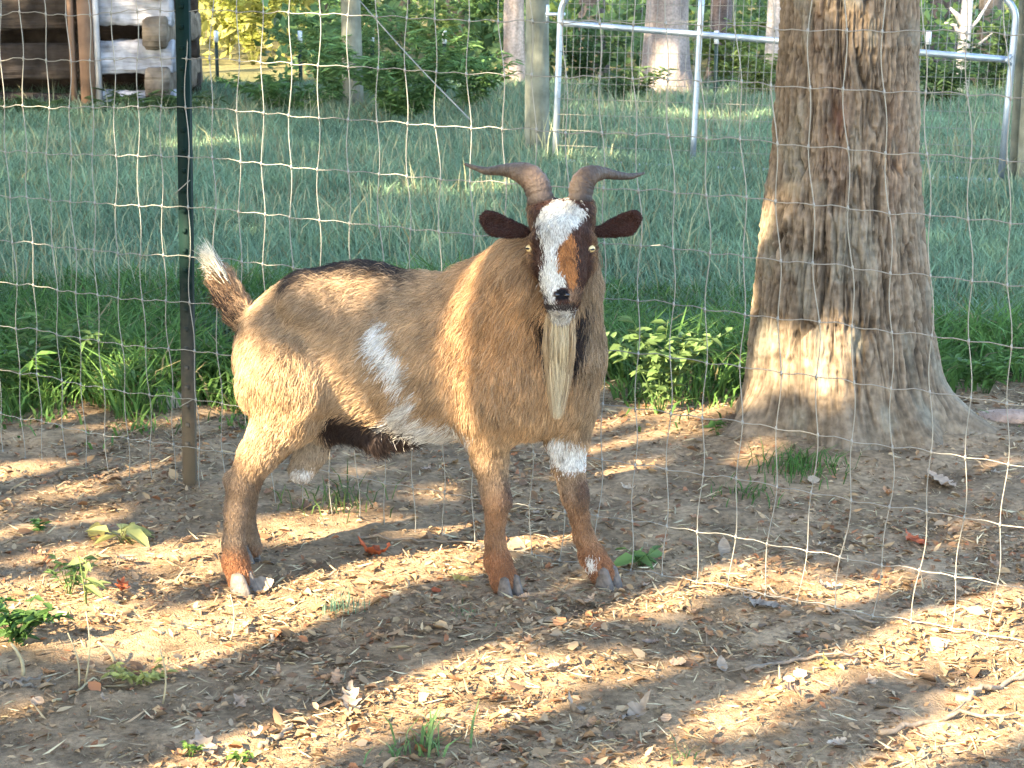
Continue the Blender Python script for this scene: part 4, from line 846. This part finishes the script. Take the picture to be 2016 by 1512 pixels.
s1, z1 = gz_at(1100, 45); s2, z2 = gz_at(1978, 118); zt = gz_at(1945, -12)[1]; sr = glen - 0.02; RC = 0.16
sm = gz_at(1370, 200)[0]
arc_ = [gpt(sr - RC + RC * math.sin(x), zt - RC + RC * math.cos(x)) for x in np.linspace(0, math.pi / 2, 8)]
arl = [gpt(RC - RC * math.sin(x), zt - RC + RC * math.cos(x)) for x in np.linspace(math.pi / 2, 0, 8)]
gtube([gpt(0, 0.05), gpt(0, 0.5), gpt(0, zt - RC - 0.02)] + arl + [gpt(s, zt) for s in np.linspace(RC + 0.1, sr - RC - 0.1, 6)] + arc_ + [gpt(sr, zt - RC - 0.02), gpt(sr, 0.5), gpt(sr, 0.05)], 0.021, 'frame')
gtube([gpt(s, z1 + (z2 - z1) * s / sr) for s in np.linspace(0, sr, 8)], 0.021, 'rail'); gtube([gpt(s, 0.04) for s in np.linspace(0, sr, 8)], 0.019, 'rail')
gtube([gpt(sm, z) for z in np.linspace(0.08, zt, 8)], 0.020, 'upright'); gtube([gpt(sr * 0.73, z) for z in np.linspace(0.08, zt, 8)], 0.020, 'upright')
V, Ft = join([tube(np.stack([gpt(-0.10, z), gpt(-0.04, z), gpt(0.03, z)]), 0.012, 7) for z in (zt - 0.16,)] + [tube(np.stack([gpt(-0.09, zt - 0.22), gpt(-0.09, zt - 0.1)]), 0.010, 7)]); mk('hinge', V, Ft, M_pipe, gate, smooth=True)
V, Ft = tube(np.stack([gpt(sr, z2 + 0.03) - GN_ * 0.02, gpt(sr - 0.03, z2) - GN_ * 0.03, gpt(sr, z2 - 0.03) - GN_ * 0.02]), 0.012, 7); mk('weld_collar', V, Ft, M_pipe, gate, smooth=True)
for s_ in np.arange(0.05, sr, 0.0508): V, Ft = tube(np.stack([gpt(s_, 0.1), gpt(s_ + R.normal(0, 0.003), 0.5), gpt(s_, zt)]) - GN_ * 0.014, 0.0016, 4); mk('mesh_wire', V, Ft, M_wire, gate)
for z in np.arange(0.15, zt, 0.1016): V, Ft = tube(np.stack([gpt(s, z) for s in (0, sr / 2, sr)]) - GN_ * 0.016, 0.0016, 4); mk('mesh_wire', V, Ft, M_wire, gate)
M_fp = pmat('dark_green_steel', (0.02, 0.04, 0.03), rough=0.6); M_tip = pmat('white_paint', (0.8, 0.8, 0.78), rough=0.5)
for u, Yd, lb in [(425, 19.5, 'far T-post with white tip against the sunlit bushes'), (590, 18.2, 'far white-tipped T-post right of the sunlit bushes'), (732, 17.4, 'far white-tipped T-post right of the left wooden post'), (875, 17.2, 'far white-tipped T-post between the two wooden posts'), (1411, 16.8, 'far white-tipped T-post behind the gate, right of its upright'), (1829, 16.5, 'far white-tipped T-post right of the big tree')]:
    tp_ = at(u, 62, Yd); z0 = float(gz(tp_[0], tp_[1])); tpost(np.array([tp_[0], tp_[1], z0]), tp_[2] - z0, lb, wd=0.035, mat=M_fp, group='white-tipped posts of the far fence', tipmat=M_tip, studs=False)
# ------------------------------------------------------------------ log shed
YS = 16.3
shed = empty('log_shed', tuple(at(160, 228, YS) * [1, 1, 0])); tag(shed, 'old log shed with wide gaps between weathered logs beyond the pasture', 'shed'); SO = np.array(shed.location)
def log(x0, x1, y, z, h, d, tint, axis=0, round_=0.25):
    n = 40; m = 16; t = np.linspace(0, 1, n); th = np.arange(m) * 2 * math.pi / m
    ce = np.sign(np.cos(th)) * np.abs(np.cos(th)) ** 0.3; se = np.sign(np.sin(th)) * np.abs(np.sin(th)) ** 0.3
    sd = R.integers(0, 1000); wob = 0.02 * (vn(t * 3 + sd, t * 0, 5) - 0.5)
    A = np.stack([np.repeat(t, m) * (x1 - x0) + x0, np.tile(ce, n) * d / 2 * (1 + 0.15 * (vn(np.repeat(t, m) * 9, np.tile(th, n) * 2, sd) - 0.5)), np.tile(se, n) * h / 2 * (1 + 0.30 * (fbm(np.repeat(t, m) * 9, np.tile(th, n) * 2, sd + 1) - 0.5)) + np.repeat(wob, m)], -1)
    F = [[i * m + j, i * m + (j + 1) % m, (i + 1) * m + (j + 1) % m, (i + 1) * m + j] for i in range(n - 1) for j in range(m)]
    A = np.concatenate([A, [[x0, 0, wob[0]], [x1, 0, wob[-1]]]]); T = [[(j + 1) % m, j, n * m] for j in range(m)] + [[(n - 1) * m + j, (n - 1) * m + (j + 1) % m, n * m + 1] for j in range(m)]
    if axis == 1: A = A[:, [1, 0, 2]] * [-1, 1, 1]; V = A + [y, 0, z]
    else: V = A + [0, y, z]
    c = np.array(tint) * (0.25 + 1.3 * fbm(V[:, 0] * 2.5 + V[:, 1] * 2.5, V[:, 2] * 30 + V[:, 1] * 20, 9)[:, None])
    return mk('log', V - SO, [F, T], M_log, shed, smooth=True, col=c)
XL = at(-330, 200, YS)[0]; XD0 = at(150, 200, YS)[0]; XD1 = at(205, 200, YS)[0]; XR = at(318, 200, YS)[0]
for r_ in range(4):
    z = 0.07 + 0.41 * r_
    log(XD1 - 0.02, XR + 0.12, YS, z + 0.02, 0.29 + R.normal(0, 0.01), 0.2, (0.44, 0.43, 0.45)); log(XL, XD0 + 0.02, YS + 0.25, z - 0.03, 0.29, 0.2, (0.060, 0.048, 0.04)); log(XL, XR + 0.1, YS + 1.4, z + 0.1, 0.36, 0.2, (0.06, 0.045, 0.035))  # left and back logs tinted near black, interior shade put into the colour
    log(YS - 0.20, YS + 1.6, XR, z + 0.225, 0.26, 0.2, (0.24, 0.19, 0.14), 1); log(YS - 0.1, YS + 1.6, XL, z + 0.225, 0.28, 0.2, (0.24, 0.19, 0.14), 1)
M_board = pmat('brown_board', (0.20, 0.12, 0.075), rough=0.85, var=(6, 0.3), bump=(20, 0.01, (1, 1, 0.1))); M_boardw = pmat('whitened_board', (0.50, 0.47, 0.45), rough=0.85, var=(6, 0.3), bump=(20, 0.01, (1, 1, 0.1)))
for u0, u1, mt in ((150, 160, M_board), (169, 197, M_board), (198, 208, M_boardw)):
    x0, x1 = at(u0, 200, YS)[0], at(u1, 200, YS)[0]; v, f = box(((x0 + x1) / 2, YS - 0.14 + (u0 == 198) * 0.01, 0.75), (x1 - x0, 0.06, 1.6)); mk('door_post', v - SO, f, mt, shed)
M_tin = pmat('rusty_tin', (0.22, 0.16, 0.13), rough=0.6, metal=0.4, var=(3, 0.3))
for sgn, y0 in ((1, YS - 0.5), (-1, YS + 2.0)):
    ym = YS + 0.75; V = np.array([[XL - 0.3, y0, 1.6], [XR + 0.4, y0, 1.6], [XR + 0.4, ym, 1.95], [XL - 0.3, ym, 1.95]]); V = np.concatenate([V, V + [0, 0, 0.05]])
    mk('roof_sheet', V - SO, [[0, 1, 2, 3], [4, 5, 6, 7], [0, 1, 5, 4], [1, 2, 6, 5], [2, 3, 7, 6], [3, 0, 4, 7]], M_tin, shed)
# ------------------------------------------------------------------ wood behind the pasture
def wtree(u, Yd, r, label, tint=(0.16, 0.13, 0.10), h=9, lean=0.0, nleaf=4200, z0=0.0, dead=False):
    b = at(u, 100, Yd); b[2] = gz(b[0], b[1]); e = empty('woodland_tree', tuple(b)); tag(e, label, 'tree', 'trees of the wood behind the pasture')
    z = np.concatenate([np.linspace(-0.2, 2.5, 40), np.linspace(2.7, h * 0.8, 14)]); n = 20; th = np.arange(n) * 2 * math.pi / n
    Z, T = np.meshgrid(z, th, indexing='ij'); rr = r * (1 - 0.5 * Z / h) * (1 + 0.5 * np.exp(-Z * 4)) * (1 + 0.10 * (vn(T * 3 + u, Z * 2, 131) - 0.5) + 0.12 * (vn(np.cos(T) * 9 + u, Z * 4 + np.sin(T) * 9, 132) - 0.5))
    V = np.stack([rr * np.cos(T) + lean * Z, rr * np.sin(T), Z], -1).reshape(-1, 3); i, j = np.meshgrid(np.arange(len(z) - 1), np.arange(n), indexing='ij'); k = (j + 1) % n
    F = np.stack([i * n + j, i * n + k, (i + 1) * n + k, (i + 1) * n + j], -1).reshape(-1, 4)
    c = np.array(tint) * (0.55 + 0.9 * vn(np.cos(T) * 12 + u, Z * 3 + np.sin(T) * 12, 133)[..., None]); mk('trunk', V, F, M_bark, e, smooth=True, col=c.reshape(-1, 3))
    if not dead:
        V, Ft = join(limbs((lean * h * 0.6, 0), h * 0.5, 6, 2.0, 1.6, r * 0.4, int(u))); mk('limbs', V, Ft, M_bark, e, smooth=True, col=np.tile(np.array(tint), (len(V), 1)))
        crown('crown', np.array(b) + [lean * h * 0.8, 0.3, h * 0.82], (2.4, 2.4, 1.9), nleaf, e, size=0.2, cut=True)
    return e
wtree(1312, 17.6, 0.20, 'pale barked tree standing behind the left half of the gate', (0.27, 0.22, 0.19))
wtree(1012, 18.5, 0.10, 'slim pale tree with stripped bark left of the gate post', (0.50, 0.38, 0.30), h=6, nleaf=1500)
wtree(1165, 21, 0.14, 'dark trunk in the wood between gate post and pale tree', (0.15, 0.12, 0.10))
wtree(1418, 20, 0.11, 'dark slim trunk right of the pale barked tree', (0.13, 0.10, 0.09)); wtree(1526, 17.5, 0.085, 'grey slim trunk half hidden by the left side of the big tree', (0.28, 0.25, 0.23))
wtree(1240, 26, 0.16, 'far dark trunk left of the pale barked tree', (0.10, 0.08, 0.07)); wtree(1640, 24, 0.2, 'dark trunk hidden behind the big tree', (0.12, 0.10, 0.08)); wtree(1860, 23, 0.2, 'dark trunk behind the dead snag', (0.10, 0.08, 0.07)); wtree(1945, 20, 0.12, 'dark slim trunk behind the latch end of the gate', (0.12, 0.10, 0.08))
wtree(640, 24, 0.15, 'far trunk behind the weeds left of the left wooden post', (0.14, 0.11, 0.09)); wtree(900, 25, 0.14, 'far trunk in the thicket between the wooden posts', (0.12, 0.10, 0.08)); wtree(790, 28, 0.18, 'most distant trunk in the thicket between the wooden posts', (0.10, 0.09, 0.07))
# dead snag with pale broken branches
b = gp(1890, 170); b = at(1893, 175, 17.6); b[2] = gz(b[0], b[1]); sn = empty('dead_snag', tuple(b)); tag(sn, 'pale broken dead snag with bare branches right of the big tree', 'tree')
def sb(pts, r, nm): P = np.array([at(u, v, 17.6) - b for u, v in pts]); V, Ft = tube(P, np.array(r), 8); mk(nm, V, Ft, M_bark, sn, smooth=True, col=np.tile([0.62, 0.54, 0.46], (len(V), 1)))
sb([(1893, 190), (1896, 120), (1900, 60), (1905, 0), (1908, -60)], [0.07, 0.06, 0.055, 0.05, 0.03], 'trunk'); sb([(1900, 60), (1885, 30), (1870, 15)], [0.03, 0.025, 0.01], 'branch'); sb([(1897, 90), (1880, 50), (1860, 45)], [0.022, 0.018, 0.008], 'branch'); sb([(1898, 70), (1925, 40), (1955, -10)], [0.02, 0.015, 0.008], 'branch'); sb([(1896, 110), (1930, 85), (1960, 60)], [0.018, 0.012, 0.006], 'branch')
# bushes
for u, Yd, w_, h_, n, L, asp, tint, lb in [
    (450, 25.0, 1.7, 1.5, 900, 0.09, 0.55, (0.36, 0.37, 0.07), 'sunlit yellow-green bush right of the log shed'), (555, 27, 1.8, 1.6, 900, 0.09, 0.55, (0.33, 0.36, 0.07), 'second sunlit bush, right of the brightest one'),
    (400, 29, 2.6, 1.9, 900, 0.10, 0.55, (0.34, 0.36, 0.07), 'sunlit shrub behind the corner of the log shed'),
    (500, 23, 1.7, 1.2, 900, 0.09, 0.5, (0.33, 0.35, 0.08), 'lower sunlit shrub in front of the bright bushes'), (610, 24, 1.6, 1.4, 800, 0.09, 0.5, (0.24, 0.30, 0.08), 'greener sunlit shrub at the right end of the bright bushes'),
    (680, 16.6, 1.5, 0.95, 1700, 0.09, 0.24, (0.15, 0.25, 0.085), 'dark green weed thicket left of the left wooden post'), (800, 15.3, 1.9, 0.85, 2400, 0.09, 0.24, (0.14, 0.24, 0.08), 'dense dark weed clump under the brace wire'),
    (575, 16.0, 1.3, 0.42, 900, 0.09, 0.22, (0.11, 0.20, 0.06), 'low weed clump in front of the sunlit bushes'), (930, 16.2, 0.9, 0.55, 600, 0.09, 0.25, (0.11, 0.20, 0.06), 'weed clump at the right end of the brace wire'),
    (865, 18.5, 1.1, 0.95, 700, 0.08, 0.4, (0.19, 0.26, 0.07), 'light green shrub between the wooden posts'), (700, 20, 1.8, 1.6, 900, 0.10, 0.5, (0.12, 0.21, 0.07), 'leafy shrub behind the left wooden post'), (960, 20.5, 1.4, 1.5, 700, 0.1, 0.5, (0.11, 0.20, 0.07), 'tall shrub left of the slim pale tree'),
    (1425, 18.4, 0.8, 0.75, 600, 0.09, 0.4, (0.22, 0.28, 0.07), 'light green shrub behind the gate upright'), (1490, 17.2, 0.8, 0.55, 500, 0.09, 0.35, (0.18, 0.24, 0.07), 'low yellowish shrub at the left side of the big tree'), (1150, 19, 1.3, 0.7, 600, 0.09, 0.4, (0.08, 0.14, 0.05), 'dark shrub behind the gate hinge end'),
    (1850, 16.5, 1.2, 0.55, 700, 0.09, 0.3, (0.10, 0.16, 0.06), 'low dark shrub under the far white-tipped post'), (1950, 17.5, 1.2, 0.9, 700, 0.09, 0.4, (0.10, 0.16, 0.06), 'shrub behind the latch end of the gate'), (1240, 17.0, 1.0, 0.4, 500, 0.08, 0.3, (0.08, 0.13, 0.045), 'low leafy shrub at the foot of the pale barked tree'),
    (300, 15.9, 1.2, 0.28, 500, 0.14, 0.12, (0.09, 0.14, 0.045), 'tall grass clump at the corner of the log shed'), (100, 15.9, 1.6, 0.22, 500, 0.14, 0.12, (0.07, 0.11, 0.035), 'tall grass along the dark log wall')]:
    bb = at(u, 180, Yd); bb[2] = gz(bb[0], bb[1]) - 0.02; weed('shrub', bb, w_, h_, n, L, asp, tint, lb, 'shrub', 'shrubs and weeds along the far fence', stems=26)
# far undergrowth seen as one mass
n = 60000; y = R.uniform(18.5, 46, n); x = R.uniform(-1, 1, n) * (0.28 * y + 3); hmax = 0.5 + 3.2 * np.clip((y - 22) / 14, 0, 1) * fbm(x * 0.35, y * 0.3, 141) * 1.6 + 0.5 * fbm(x, y, 142)
k = (vn(x * 0.9, y * 0.5, 143) > 0.3) & ~((x < XR + 0.5) & (y < 22.5)); x, y, hmax = x[k], y[k], hmax[k]; n = len(x)
P = np.stack([x, y, gz(x, y) + hmax * R.random(n) ** 0.8], -1); V, Ft = cards(P, rdir(n) + [0, 0, 0.2], rdir(n), 0.012 * y * R.uniform(0.5, 1.2, n) * 0.5 + 0.02, 0.008 * y * R.uniform(0.5, 1.2, n) * 0.5 + 0.01)
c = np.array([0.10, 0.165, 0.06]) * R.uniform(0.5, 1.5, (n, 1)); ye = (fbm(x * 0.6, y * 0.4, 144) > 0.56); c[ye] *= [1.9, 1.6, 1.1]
uu, vv = pix(P); yz = (uu > 370) & (uu < 620) & (y > 22); c[yz] = np.array([0.36, 0.34, 0.09]) * R.uniform(0.5, 1.3, (yz.sum(), 1))  # undergrowth right of the shed tinted bright yellow, sunlight put into the colour
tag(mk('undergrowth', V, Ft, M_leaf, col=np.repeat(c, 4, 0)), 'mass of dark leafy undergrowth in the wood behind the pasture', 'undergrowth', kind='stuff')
